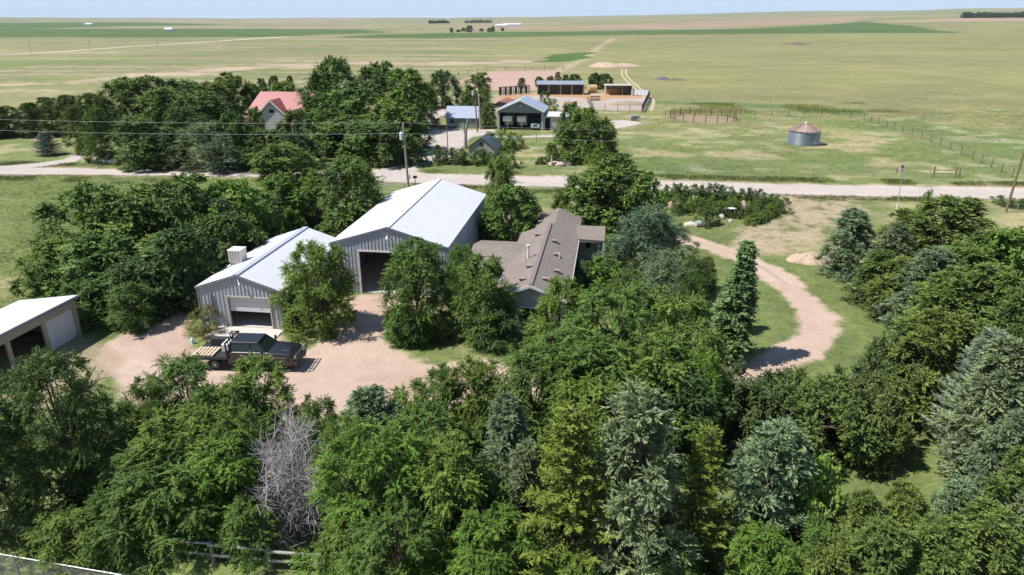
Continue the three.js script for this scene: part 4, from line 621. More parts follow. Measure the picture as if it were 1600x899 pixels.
// thicket west of the shops
rows('far', 'thicket_tree', 'leafy tree in the thicket west of the smaller shop', 'tree', 'thicket west of the shop', [[-38.92, -61.47, 8.37, 4.42], [-34.19, -59.72, 8.36, 4.31], [-29.61, -60.59, 9.31, 4.35], [-25.64, -61.47, 8.55, 3.83], [-38.76, -55.72, 4.91, 3], [-33.22, -52.83, 6.06, 3.89], [-28.66, -53.53, 5.58, 3.68], [-25.38, -66.25, 6.24, 3.49], [-35.59, -65.24, 7.1, 3.43], [-37.73, -52.15, 3.88, 2.07], [-24.89, -72.93, 6.73, 3.11], [-22.1, -76.74, 6.5, 2.54]]);
rows('farDark', 'thicket_tree', 'dark tree shading the drive beside the smaller shop', 'tree', 'dark trees beside the shop drive', [[-26.22, -52.42, 6.97, 3.34], [-24.79, -58.06, 6.5, 3.1], [-24.56, -65.24, 3.94, 2.83], [-24.95, -76.21, 4.6, 2.89], [-28.97, -50.84, 4.86, 3.02], [-32.17, -49.58, 3.74, 2.72]]);
rows('juniper', 'juniper', 'silvery leaved tree in the thicket behind the rooftop cooler', 'juniper', undefined, [[-26.23, -59.72, 7.22, 2.02]]);
rows('elm', 'elm_sapling', 'bright bushy sapling where the drive passes the thicket', 'sapling', undefined, [[-28.85, -47.78, 3.9, 2.04]]);
rows('shrub', 'low_shrub', 'small shrub tight against the west wall of the smaller shop', 'shrub', undefined, [[-25.24, -53.53, 2.28, 1.06]]);
// grove round the farmhouse
rows('far', 'grove_tree', 'tall leafy tree in the grove around the red roofed farmhouse', 'tree', 'farmhouse grove', [[-36.83, -147.01, 15.39, 5.26], [-38.98, -147.01, 11.93, 5.02], [-28.5, -151.56, 13.79, 6.45], [-21.77, -147.01, 12.93, 5.94], [-19.11, -151.56, 9.3, 4.09], [-28.44, -131.14, 11.57, 6.52], [-20.39, -121.21, 9.75, 5.51], [-32.28, -121.21, 7.85, 4.64], [-27.57, -118.2, 6.95, 5.95], [-38.76, -129.03, 6.93, 3.88], [-47.95, -131.14, 6.92, 2.03], [-66.36, -170.4, 10.33, 4.88], [-81.13, -161.51, 10.39, 6.52], [-85, -156.39, 10.23, 5.62], [-71.67, -156.39, 9.96, 6.32], [-67.46, -161.51, 9.16, 5.08], [-57.97, -108.96, 8.13, 4.75], [-62.8, -172.77, 7.52, 3.88], [-53.95, -166.96, 8.72, 5.24], [-22.71, -112.6, 7.16, 5.16], [-72.93, -147.01, 9.05, 5.97], [-65.03, -147.01, 8.42, 5.31], [-33.25, -99.67, 5.55, 4.62]]);
rows('farDark', 'grove_tree', 'dark shade tree near the road below the farmhouse', 'tree', 'dark grove trees', [[-54.63, -108.96, 6.38, 4.01], [-43.12, -108.96, 8.9, 3.59], [-39.11, -108.96, 6.18, 4.01], [-18.5, -188.42, 9.74, 4.88], [-19.37, -111.01, 6.88, 4.59], [-18.13, -124.36, 7.81, 3.96], [-64.35, -151.56, 6.69, 4.79], [-34.12, -108.96, 5.7, 4.01], [-61.42, -131.14, 7.03, 4.17]]);
rows('grey', 'willow_tree', 'greyish green willow on the road side of the farmhouse', 'willow', 'willows below the farmhouse', [[-47.4, -107.46, 7.55, 4.94], [-44.47, -106.01, 6.14, 3.42]]);
rows('green', 'cedar_tree', 'dark cedar in the row west of the farmhouse grove', 'cedar', 'dark cedar row', [[-99.92, -140.25, 5.99, 3.82], [-95.64, -140.25, 6.61, 3.56], [-91.97, -141.06, 7.5, 3.83], [-88.34, -141.06, 7.99, 3.83], [-84.48, -141.06, 8.24, 3.83], [-79.74, -138.65, 7.99, 3.14], [-67.65, -114.22, 8.66, 3.24], [-102.59, -138.65, 6.18, 3.78], [-74.59, -121.21, 8.17, 2.76], [-58.05, -175.2, 9.11, 2.35], [-60.92, -175.2, 8.52, 1.88], [-54.13, -175.2, 9.11, 1.73], [-71.41, -175.2, 8.81, 2.35]]);
rows('blue', 'blue_spruce', 'single conical blue spruce on the lawn by the side lane', 'spruce', undefined, [[-80.3, -119.99, 4.04, 2.53]]);
// across the road
rows('far', 'yard_tree', 'leafy tree between the tack room and the county road', 'tree', 'trees beside the tack room', [[12.31, -114.22, 8.96, 4.17], [10.72, -131.14, 7.84, 2.62], [9.62, -116.47, 5.09, 2.67], [15.15, -118.2, 6.42, 3.25]]);
rows('shrub', 'yard_shrub', 'rounded shrub crowding the small dark roofed shed', 'shrub', 'shrubs by the small shed', [[-1.7, -123.72, 4.04, 2.95], [0.93, -126.32, 3.1, 1.97], [-0.3, -108.96, 3.02, 1.81], [-1.1, -98.4, 3.05, 1.38], [-14.72, -113.68, 1.37, 1.26]]);
rows('darkShrub', 'lilac_hedge', 'dark clipped shrub in the row before the small shed', 'shrub', 'shrub row before the small shed', [[-10.88, -112.06, 2.48, 1.86], [-8.25, -111.53, 2.78, 1.96], [-5.36, -111.53, 2.58, 1.86], [-3.6, -111.01, 2.06, 1.34]]);
rows('green', 'young_conifer', 'small young conifer at the end of the shrub row', 'conifer', undefined, [[-12.33, -114.22, 2.73, 0.95]]);
rows('far', 'yard_tree', 'loose crowned tree between the arena and the blue roofed workshop', 'tree', 'trees by the arena', [[-8.88, -191.3, 8.9, 4.27], [-10.67, -182.91, 5.1, 3.61], [-5.21, -151.56, 5.37, 2.06]]);
rows('shrub', 'corral_shrub', 'bushy sapling behind the pole barn roof', 'shrub', 'saplings behind the pole barn', [[8.21, -182.91, 5.1, 1.97], [9.99, -178.98, 3.6, 1.61]]);
rows('farDark', 'shelter_tree', 'small dark tree behind the loafing shed', 'tree', 'trees behind the loafing shed', [[3.24, -242.64, 3.53, 1.62], [9.24, -247.34, 3.6, 1.76], [12.88, -249.75, 3.42, 1.11], [18.47, -247.34, 4.23, 1.76], [21.34, -244.97, 4.61, 2.83], [27.78, -240.36, 5.34, 2.78], [31.21, -240.36, 5.14, 2.78]]);
rows('green', 'shelter_cedar', 'pointed cedar behind the loafing shed roof', 'cedar', 'cedars behind the loafing shed', [[15.6, -247.34, 5.07, 1.54], [13.64, -247.34, 3.81, 1.1]]);
rows('far', 'garden_tree', 'small flowering tree in the roadside garden bed', 'tree', undefined, [[6.53, -114.22, 3.15, 1.37]]);
rows('darkShrub', 'garden_shrub', 'low dark shrub in the roadside garden bed', 'shrub', 'shrubs of the roadside garden', [[4.67, -112.06, 1.25, 1.14], [8.26, -111.53, 1.45, 1.24], [10.16, -112.06, 1.87, 1.35]]);
// garden by the entrance
rows('darkShrub', 'hedge_shrub', 'dark shrub in the long hedge along the county road', 'hedge', 'hedge along the county road', [[19.9, -86.18, 2.81, 1.46], [21.77, -86.18, 2.73, 1.46], [23.71, -86.18, 2.81, 1.46], [25.58, -85.86, 2.72, 1.46], [27.44, -85.53, 2.55, 1.45], [29.1, -84.89, 2.45, 1.36], [30.66, -84.26, 2.28, 1.27], [31.94, -83.32, 2.1, 1.18], [32.58, -81.81, 1.99, 0.93]]);
rows('shrub', 'garden_plant', 'light green leafy plant inside the entrance garden', 'plant', 'plants in the entrance garden', [[19.95, -80.92, 2.44, 1.38], [22.1, -81.81, 2.15, 1.16], [23.88, -81.21, 2.21, 1.39], [26.96, -81.21, 2.21, 1.31], [28.7, -79.48, 2.17, 1.36], [30.82, -80.05, 1.8, 0.99], [25.1, -80.05, 2.03, 0.91], [28.86, -77.54, 1.45, 0.96], [27.15, -76.74, 0.99, 0.95], [28.35, -77.01, 0.84, 0.81]]);
rows('darkShrub', 'spirea_shrub', 'dark mounded shrub beside the white garden bench', 'shrub', undefined, [[22.39, -76.21, 2.25, 1.45]]);
rows('olive', 'rust_grass', 'orange tan ornamental grass clump behind the garden bench', 'grass clump', undefined, [[25.39, -81.21, 1.27, 0.42]]);
rows('shrub', 'verge_sapling', 'scrubby sapling poking above the windbreak beside the flagpole', 'sapling', undefined, [[47.75, -78.09, 4.02, 0.89]]);
rows('darkShrub', 'verge_weed', 'dark weedy bush at the foot of the tall power pole', 'bush', 'weeds by the power pole', [[62.29, -84.89, 1.15, 1.61], [63.41, -83.63, 1.3, 1.19]]);
{ const [x, z, h, R] = [-10.09, -25.84, 5.84, 2.15], g = thing('dead_tree', 'leafless pale grey dead tree among the green elms', 'tree', x, z, 0.6); part('branches', bareTree(31, h, R), deadWood, g); g.scale.set(0.85, 0.98, 0.85); }
{ const [x, z] = [-8.49, -126.32], g = thing('broken_dead_tree', 'bleached bare broken trunk standing behind the small shed shrubs', 'dead tree', x, z); const L = [[V(0, 0, 0), V(0.1, 2.4, 0), 0.35, 0.28], [V(0.1, 2.4, 0), V(-0.3, 4.6, 0), 0.26, 0.14], [V(0.1, 2.4, 0), V(0.6, 5.4, 0.1), 0.25, 0.12], [V(0.3, 3.6, 0), V(1.1, 5.0, 0), 0.14, 0.08], [V(-0.1, 3.4, 0), V(-0.7, 4.0, 0.2), 0.12, 0.06]]; part('trunk', limbGeo(L, 8), paleBark, g); }
// groves far out on the plain
{ const pts = [[-89.62, -1360.47, 6.63, 5.31], [-94.36, -1295.28, 4.21, 5.06], [-75.18, -1295.28, 11.56, 6.73], [-56.61, -1360.47, 5.53, 4.72], [-39.3, -1295.28, 7.37, 5.61], [-35.36, -1360.47, 8.83, 4.72], [-18.14, -1395.57, 6.23, 4.23], [-100.8, -1236.01, 4.02, 3.22], [-117.94, -1432.52, 5.81, 3.72]]; rows('farDark', 'prairie_tree', 'small dark tree in the grove far out beyond the crop', 'tree', 'trees of the far grove', pts); }
// ---------------------------------------------------------------- vehicles
function wheel(parent, x, y, z, r, w, rimM) {
  const p = [[0.62, -0.5], [0.9, -0.5], [1, -0.38], [1, 0.38], [0.9, 0.5], [0.62, 0.5]].map(([a, b]) => new THREE.Vector2(a * r, b * w)), t = part('wheel', new THREE.LatheGeometry(p, 20).rotateX(Math.PI / 2).translate(x, y, z), mat([0.018, 0.018, 0.018], 0.9), parent);
  part('rim', new THREE.CylinderGeometry(0.64 * r, 0.64 * r, w * 0.7, 16).rotateX(Math.PI / 2).translate(x, y, z), rimM, t); part('hub_cap', new THREE.CylinderGeometry(0.2 * r, 0.24 * r, w * 0.9, 10).rotateX(Math.PI / 2).translate(x, y, z), steel, t);
}
function pickup(g, paint, bedM, flat) {               // faces +x
  const body = wallShape([[-1.05, 0.55], [3.2, 0.55], [3.32, 0.8], [3.3, 1.12], [3.12, 1.26], [1.75, 1.36], [-1.05, 1.36]], [], 1.74); body.translate(0, 0, -0.87);
  const s = new THREE.Shape([[-1.05, 0.55], [1.72, 0.55], [3.2, 0.55], [3.32, 0.8], [3.3, 1.1], [3.1, 1.25], [1.72, 1.35], [-1.05, 1.35]].map(p => new THREE.Vector2(...p)));
  const bg = new THREE.ExtrudeGeometry(s, { depth: 1.72, bevelEnabled: true, bevelThickness: 0.1, bevelSize: 0.07, bevelSegments: 3 }); bg.translate(0, 0, -0.86);
  const b = part('body', bg, paint, g);
  part('hood_bulge', rbox(2.45, 1.33, 0, 1.15, 0.1, 0.8, 0.045), paint, b); for (const z of [-0.975, 0.975]) { part('front_fender', rbox(2.35, 0.98, z, 1.35, 0.3, 0.12, 0.05), paint, b); for (const x of [-0.1, 0.95]) part('door_handle', box(x, 1.2, z * 1.015, 0.2, 0.04, 0.04), steel, b); part('door_seam', [box(0.5, 1.0, z * 0.997, 0.02, 0.7, 0.05)], blackSteel, b); part('running_board', box(0.5, 0.5, z * 1.03, 2.6, 0.06, 0.18), blackSteel, b); }
  const c = [V(-1.0, 1.35, 0.88), V(1.72, 1.35, 0.88), V(0.95, 2.0, 0.68), V(-0.85, 2.0, 0.68)], m = v => V(v.x, v.y, -v.z), fr = [];
  for (const k of [1, -1]) { const q = c.map(v => k > 0 ? v : m(v)); fr.push(cyl(q[1], q[2], 0.05, 0.05, 6), cyl(q[2], q[3], 0.05, 0.05, 6), cyl(q[3], q[0], 0.06, 0.06, 6), cyl(V(0.5, 1.35, k * 0.88), V(0.4, 2.0, k * 0.68), 0.05, 0.05, 6)); }
  part('cab_frame', fr, paint, g); const rf = part('cab_roof', rbox(0.05, 2.0, 0, 1.94, 0.12, 1.46, 0.055), paint, g); part('roof_antenna', cyl(V(-0.6, 2.05, 0.3), V(-0.62, 2.5, 0.3), 0.012, 0.006), blackSteel, rf);
  const gl = new THREE.MeshPhysicalMaterial({ color: lin(0.02, 0.028, 0.028), roughness: 0.08 });
  part('windshield', slab([c[1], m(c[1]), m(c[2]), c[2]], 0.03), gl, g); part('rear_window', slab([m(c[0]), c[0], c[3], m(c[3])], 0.03), gl, g);
  for (const k of [1, -1]) for (const [a, e, f, h] of [[-0.95, 0.46, 0.36, -0.8], [0.54, 1.62, 0.92, 0.44]]) part('side_window', slab([V(a, 1.36, k * 0.87), V(e, 1.36, k * 0.87), V(f, 1.97, k * 0.69), V(h, 1.97, k * 0.69)], 0.025 * k), gl, g);
  for (const k of [1, -1]) { part('mirror', [rbox(1.4, 1.55, k * 1.2, 0.1, 0.34, 0.2, 0.03), cyl(V(1.4, 1.45, k * 0.9), V(1.4, 1.5, k * 1.15), 0.025)], blackSteel, g); part('headlight', rbox(3.36, 1.02, k * 0.7, 0.08, 0.2, 0.34, 0.03), mat([0.75, 0.77, 0.78], 0.1), g); part('tail_light', rbox(-3.52, 0.82, k * 0.85, 0.05, 0.14, 0.2, 0.015), mat([0.35, 0.02, 0.02], 0.3), g); }
  part('grille', [rbox(3.38, 0.95, 0, 0.06, 0.4, 1.0, 0.02)], mat([0.05, 0.05, 0.055], 0.3), g); part('front_bumper', rbox(3.45, 0.62, 0, 0.2, 0.26, 1.95, 0.05), flat ? blackSteel : steel, g);
  part('chassis', box(-0.5, 0.55, 0, 6.0, 0.16, 0.8), blackSteel, g);
  for (const x of [2.3, -2.05]) for (const k of [1, -1]) wheel(g, x, 0.43, k * 0.84, 0.43, 0.28, flat ? mat([0.10, 0.10, 0.10], 0.4) : steel);
  if (flat) {
    const d = part('flatbed_deck', rbox(-2.3, 0.98, 0, 2.5, 0.12, 2.25, 0.03), bedM, g); for (const z of [-1.12, 1.12]) part('side_rail', box(-2.3, 1.02, z, 2.5, 0.18, 0.06), bedM, d);
    part('headache_rack', [box(-1.1, 1.55, 0.98, 0.09, 1.05, 0.09), box(-1.1, 1.55, -0.98, 0.09, 1.05, 0.09), box(-1.1, 2.04, 0, 0.09, 0.09, 2.05), ...[-0.6, -0.3, 0, 0.3, 0.6].map(z => box(-1.1, 1.5, z, 0.04, 1.0, 0.04))], bedM, g);
    part('tool_box', rbox(-2.25, 1.32, -0.9, 1.5, 0.5, 0.42, 0.03), bedM, g); part('spare_rack', [box(-1.45, 1.85, -0.55, 0.06, 0.55, 0.06), box(-1.2, 2.08, -0.55, 0.6, 0.06, 0.06), box(-1.45, 1.85, -0.85, 0.06, 0.55, 0.06), box(-1.2, 2.08, -0.85, 0.6, 0.06, 0.06)], blackSteel, g);
    part('grille_guard', [-0.45, 0.45].flatMap(z => [cyl(V(3.62, 0.5, z), V(3.66, 1.3, z), 0.04)]).concat([cyl(V(3.66, 1.28, -0.9), V(3.66, 1.28, 0.9), 0.045), cyl(V(3.64, 0.95, -0.95), V(3.64, 0.95, 0.95), 0.04), cyl(V(3.66, 1.28, 0.9), V(3.5, 0.6, 1.0), 0.04), cyl(V(3.66, 1.28, -0.9), V(3.5, 0.6, -1.0), 0.04)]), blackSteel, g);
  } else { part('cargo_bed', [box(-2.3, 0.98, 0.9, 2.45, 0.72, 0.12), box(-2.3, 0.98, -0.9, 2.45, 0.72, 0.12), box(-3.47, 0.98, 0, 0.12, 0.72, 1.8), box(-2.3, 0.7, 0, 2.4, 0.1, 1.8)], paint, g); }
}
const TX = -17.75, TZ = -42.0, TR = -0.06, tl = (x, z) => [TX + Math.cos(TR) * x + Math.sin(TR) * z, TZ - Math.sin(TR) * x + Math.cos(TR) * z];
{ const g = thing('flatbed_truck', 'black crew cab flatbed pickup with grille guard parked on gravel', 'truck', TX, TZ, TR, undefined, 0.012);
  pickup(g, new THREE.MeshPhysicalMaterial({ color: lin(0.008, 0.009, 0.012), roughness: 0.3, clearcoat: 0.5, clearcoatRoughness: 0.1 }), mat([0.03, 0.03, 0.032], 0.6), true);
  const [x, z] = tl(-2.75, 0.42), p = thing('wooden_pallet', 'pale wooden pallet lying on the flatbed deck', 'pallet', x, z, TR, undefined, 1.053), wd = mat([0.66, 0.50, 0.34], 0.9);
  for (let k = 0; k < 6; k++) part('board', box(-0.62 + k * 0.25, 0.13, 0, 0.15, 0.03, 1.25), wd, p); for (const q of [-0.52, 0, 0.52]) part('stringer', box(0, 0.06, q, 1.4, 0.11, 0.07), wd, p);
  const [x2, z2] = tl(-1.5, -0.15), f = thing('fuel_tank', 'white box tank on the flatbed right behind the cab', 'tank', x2, z2, TR, undefined, 1.053); part('tank_body', rbox(0, 0.3, 0, 0.5, 0.6, 0.9, 0.06), offWhite, f); part('filler_cap', cyl(V(0, 0.6, 0.2), V(0, 0.68, 0.2), 0.07, 0.07, 10), blackSteel, f); }
{ const [x, z] = ob(3.2, -3.4), g = thing('pickup_truck', 'silver blue pickup parked in the pole barn', 'truck', x, z, OB[2] - Math.PI / 2, undefined, 0); pickup(g, new THREE.MeshPhysicalMaterial({ color: lin(0.22, 0.27, 0.38), roughness: 0.35, clearcoat: 1 }), blackSteel, false); }
[-2.95, 0.1].forEach((lx, i) => { const [x, z] = ob(lx, -4.2), g = thing('horse_trailer', i ? 'white gooseneck trailer in the middle bay of the pole barn' : 'white gooseneck trailer in the bay beside the pole barn wall nearest the workshop', 'trailer', x, z, OB[2]);
  const s = new THREE.Shape([[-3.4, 0.6], [1.0, 0.6], [1.4, 1.5], [3.2, 1.6], [3.35, 2.1], [3.1, 2.6], [-3.4, 2.6]].map(p => new THREE.Vector2(...p))), eg = new THREE.ExtrudeGeometry(s, { depth: 1.75, bevelEnabled: true, bevelSize: 0.06, bevelThickness: 0.08, bevelSegments: 2 }); eg.translate(0, 0, -0.87).rotateY(-Math.PI / 2);
  part('trailer_body', eg, mat([0.8, 0.8, 0.8], 0.4), g); part('coupler_post', [box(0, 1.1, 2.9, 0.22, 1.1, 0.22), box(0, 0.3, 2.9, 0.1, 0.6, 0.1)], offWhite, g); part('side_window', box(-0.96, 2.0, -0.5, 0.04, 0.4, 1.6), glassDark, g);
  for (const k of [-1, 1]) for (const zz of [-1.6, -0.7]) { const w = new THREE.Group(); w.name = 'wheel_set'; w.rotation.y = Math.PI / 2; g.add(w); wheel(w, -zz, 0.38, k * 0.88, 0.38, 0.22, steel); } });
{ const [x, z] = [28.21, -163.65], g = thing('utility_cart', 'small grey utility cart left on the grass by the corral', 'cart', x, z, 0.4); part('box', rbox(0, 0.75, 0, 2.2, 0.7, 1.2, 0.06), mat([0.30, 0.33, 0.33], 0.6), g); part('drawbar', cyl(V(1.1, 0.5, 0), V(2.1, 0.35, 0), 0.05), blackSteel, g); for (const k of [-1, 1]) wheel(g, 0, 0.35, k * 0.7, 0.35, 0.2, steel); }

// ---------------------------------------------------------------- fences
function fence(name, label, pts, step, h, pm, rails, pr = 0.06, rr = 0.025, rm = pm) {
  const [x0, z0] = pts[0], g = thing(name, label, 'fence', x0, z0), list = [], pg = cyl(V(0, -0.05, 0), V(0, h, 0), pr, pr * 0.9, 6);
  for (let i = 0; i < pts.length - 1; i++) {
    const [ax, az] = pts[i], [bx, bz] = pts[i + 1], L = Math.hypot(bx - ax, bz - az), n = Math.max(1, Math.round(L / step));
    for (let k = 0; k < n + (i === pts.length - 2 ? 1 : 0); k++) { const t = k / n, m = part('post', pg, pm, g); m.position.set(ax + (bx - ax) * t - x0, 0, az + (bz - az) * t - z0); m.rotation.z = (vn(k * 3.3 + i * 7, 2) - 0.5) * 0.06; }
    for (const y of rails) list.push(cyl(V(ax - x0, y, az - z0), V(bx - x0, y, bz - z0), rr, rr, 5));
  }
  for (const l of list) part(rr < 0.015 ? 'wire' : 'rail', l, rm, g); return g;
}
const wireM = mat([0.25, 0.25, 0.25], 0.6);
fence('pasture_fence', 'net wire pasture fence running out across the grassland', [[37.27, -171.58], [59.41, -172.77], [79.2, -171.58], [82.17, -164.74], [80.79, -137.86], [77.61, -116.47], [74.43, -101.85]], 4.0, 1.35, mat([0.12, 0.10, 0.08], 0.9), [0.3, 0.6, 0.9, 1.25], 0.07, 0.014, wireM);
fence('roadside_fence', 'leaning wooden posts with wire along the far side of the road', [[22.13, -105.53], [36.24, -105.05], [50.1, -103.2], [62.06, -101.85]], 4.6, 1.3, greyTimber, [0.5, 0.85, 1.2], 0.08, 0.012, wireM);
fence('roadside_fence', 'wire fence posts on the near verge by the power pole', [[49.98, -80.63], [56.52, -80.63], [65.88, -82.41]], 6, 1.2, greyTimber, [0.6, 1.1], 0.06, 0.012, wireM);
fence('corral_fence', 'dark pipe fence closing the front of the corral', [[21.26, -200.45], [20.95, -184.26], [26.86, -180.27], [32.71, -178.34]], 3.2, 1.7, rustPipe, [0.5, 0.9, 1.3, 1.65], 0.08, 0.03);
fence('corral_fence', 'solid dark pipe fence down the track side of the corral', [[32.71, -178.34], [37.09, -197.31], [41.6, -215.87]], 2.2, 1.8, blackSteel, [0.3, 0.6, 0.9, 1.2, 1.5, 1.75], 0.09, 0.06);
fence('arena_fence', 'pipe fence with tall posts behind the pink riding arena', [[-25.38, -285.86], [-11.45, -323.33], [23.31, -329.47]], 9, 2.0, rustPipe, [0.8, 1.5], 0.12, 0.04);
fence('post_fence', 'row of rusty posts where the apron meets the grove', [[-25.13, -188.42], [-18.75, -192.77]], 2.2, 1.6, rustPipe, [0.7, 1.4], 0.09, 0.035);
fence('garden_fence', 'thin dark wire fence behind the roadside garden', [[4.65, -133.31], [8.32, -133.31]], 3.2, 1.5, blackSteel, [0.7, 1.3], 0.05, 0.012, wireM);
fence('board_fence', 'pale pipe fence panel beside the power pole with transformer', [[-17.58, -91.37], [-14.53, -91.74]], 2.4, 1.3, greyTimber, [0.3, 0.65, 1.0, 1.25], 0.07, 0.03, mat([0.5, 0.5, 0.46], 0.6));
{ const g = thing('field_gate', 'dark wooden gate frame in the roadside fence', 'gate', 62.63, -101.85); for (const [x, h] of [[0, 1.6], [3.1, 1.6], [3.6, 1.5]]) part('post', cyl(V(x, 0, x * 0.1), V(x, h, x * 0.1), 0.14, 0.13, 8), timber, g); for (const y of [1.1, 0.6]) part('rail', cyl(V(0, y, 0), V(3.1, y, 0.3), 0.06, 0.06, 6), timber, g); }
{ // pen of rusty panels
  const g = thing('round_pen', 'round pen of rusty pipe panels around bare reddish dirt', 'pen', PENC[0], PENC[1]), n = 18;
  for (let k = 0; k < n; k++) { const a = k / n * 6.2832, b = (k + 0.97) / n * 6.2832, A = V(Math.cos(a) * PENR, 0, Math.sin(a) * PENR), B = V(Math.cos(b) * PENR, 0, Math.sin(b) * PENR), up = (v, y) => v.clone().setY(y); part('panel', [cyl(A, up(A, 2.0), 0.06), cyl(B, up(B, 1.8), 0.05), ...[0.3, 0.65, 1.0, 1.35, 1.7].map(y => cyl(up(A, y), up(B, y), 0.032, 0.032, 5))], rustPipe, g); } }
{ // white windbreak panels and black windbreak
  const A = [36.59, -219.61], B = [41.19, -216.8], g = thing('panel_fence', 'white sheet metal windbreak panels beside the horse shelter', 'fence', A[0], A[1]), dx = B[0] - A[0], dz = B[1] - A[1], a = Math.atan2(-dz, dx), L = Math.hypot(dx, dz);
  for (let k = 0; k < 5; k++) part('panel', box(dx * (k + 0.5) / 5, 1.0, dz * (k + 0.5) / 5, L / 5 - 0.12, 1.6, 0.06, a), mat([0.62, 0.66, 0.74], 0.5), g); for (let k = 0; k <= 5; k++) part('post', box(dx * k / 5, 0.95, dz * k / 5, 0.1, 1.95, 0.1, a), steel, g);
  const C0 = [-3.9, -217.73], D0 = [5.6, -223.48], w = thing('windbreak_fence', 'black plank windbreak with pale gaps beside the arena', 'fence', C0[0], C0[1]), ex = D0[0] - C0[0], ez = D0[1] - C0[1], ea = Math.atan2(-ez, ex);
  for (let k = 0; k < 12; k++) { part('panel', box(ex * (k + 0.5) / 12, 1.35, ez * (k + 0.5) / 12, Math.hypot(ex, ez) / 12 * (k % 2 ? 0.45 : 0.9), 2.3, 0.08, ea), k % 2 ? mat([0.42, 0.42, 0.44], 0.8) : mat([0.05, 0.05, 0.06], 0.8), w); } part('top_rail', cyl(V(0, 2.55, 0), V(ex, 2.55, ez), 0.1, 0.1, 6), blackSteel, w); for (let k = 0; k <= 3; k++) part('post', box(ex * k / 3, 1.3, ez * k / 3 - 0.1, 0.14, 2.6, 0.14), blackSteel, w); }
{ // split rail fence in front of the thicket
  const A = [-31, -26.0], B = [-2.6, -22.3], n = 11, g = thing('rail_fence', 'weathered pale split rail fence below the thicket', 'fence', A[0], A[1]), r = rng(5), wood = [mat([0.27, 0.25, 0.23], 0.95), mat([0.35, 0.325, 0.30], 0.95), mat([0.22, 0.195, 0.175], 0.95)];
  for (let k = 0; k <= n; k++) { const x = (B[0] - A[0]) * k / n, z = (B[1] - A[1]) * k / n; part('post', cyl(V(x, -0.05, z), V(x, 1.15, z), 0.09, 0.08, 7), wood[2], g); if (k < n) for (const y of [0.45, 0.95]) { const x1 = (B[0] - A[0]) * (k + 1) / n, z1 = (B[1] - A[1]) * (k + 1) / n, m = cyl(V(x - 0.1, y + (r() - 0.5) * 0.1, z + 0.03), V(x1 + 0.1, y + (r() - 0.5) * 0.1, z1 - 0.03), 0.075, 0.06, 6); part('rail', m, wood[(k * 2 + (y > 0.6)) % 2], g); } }
  // chain link
  const P = [-23.21, -23.21], Q = [-15.65, -21.66], c = thing('chain_link_fence', 'galvanised chain link fence with top rail near the rail fence', 'fence', P[0], P[1]), dx = Q[0] - P[0], dz = Q[1] - P[1], L = Math.hypot(dx, dz), u = V(dx / L, 0, dz / L), galv = mat([0.55, 0.56, 0.56], 0.4, { metalness: 0.5 }), wires = [];
  part('top_rail', cyl(V(0, 1.2, 0), V(dx, 1.2, dz), 0.028, 0.028, 8), galv, c); for (let k = 0; k <= 3; k++) part('post', cyl(u.clone().multiplyScalar(L * k / 3).setY(0), u.clone().multiplyScalar(L * k / 3).setY(1.24), 0.035, 0.035, 8), mat([0.25, 0.26, 0.27], 0.5), c);
  for (let s = -1.2; s < L; s += 0.085) for (const k of [0, 1]) { const a = Math.max(s, 0), b = Math.min(s + 1.15, L); if (b - a < 0.05) continue; const ya = k ? 0.03 + (a - s) : 1.18 - (a - s), yb = k ? 0.03 + (b - s) : 1.18 - (b - s); wires.push(cyl(u.clone().multiplyScalar(a).setY(ya), u.clone().multiplyScalar(b).setY(yb), 0.004, 0.004, 3)); }
  part('wire_mesh', wires, galv, c).userData.kind = 'stuff'; }

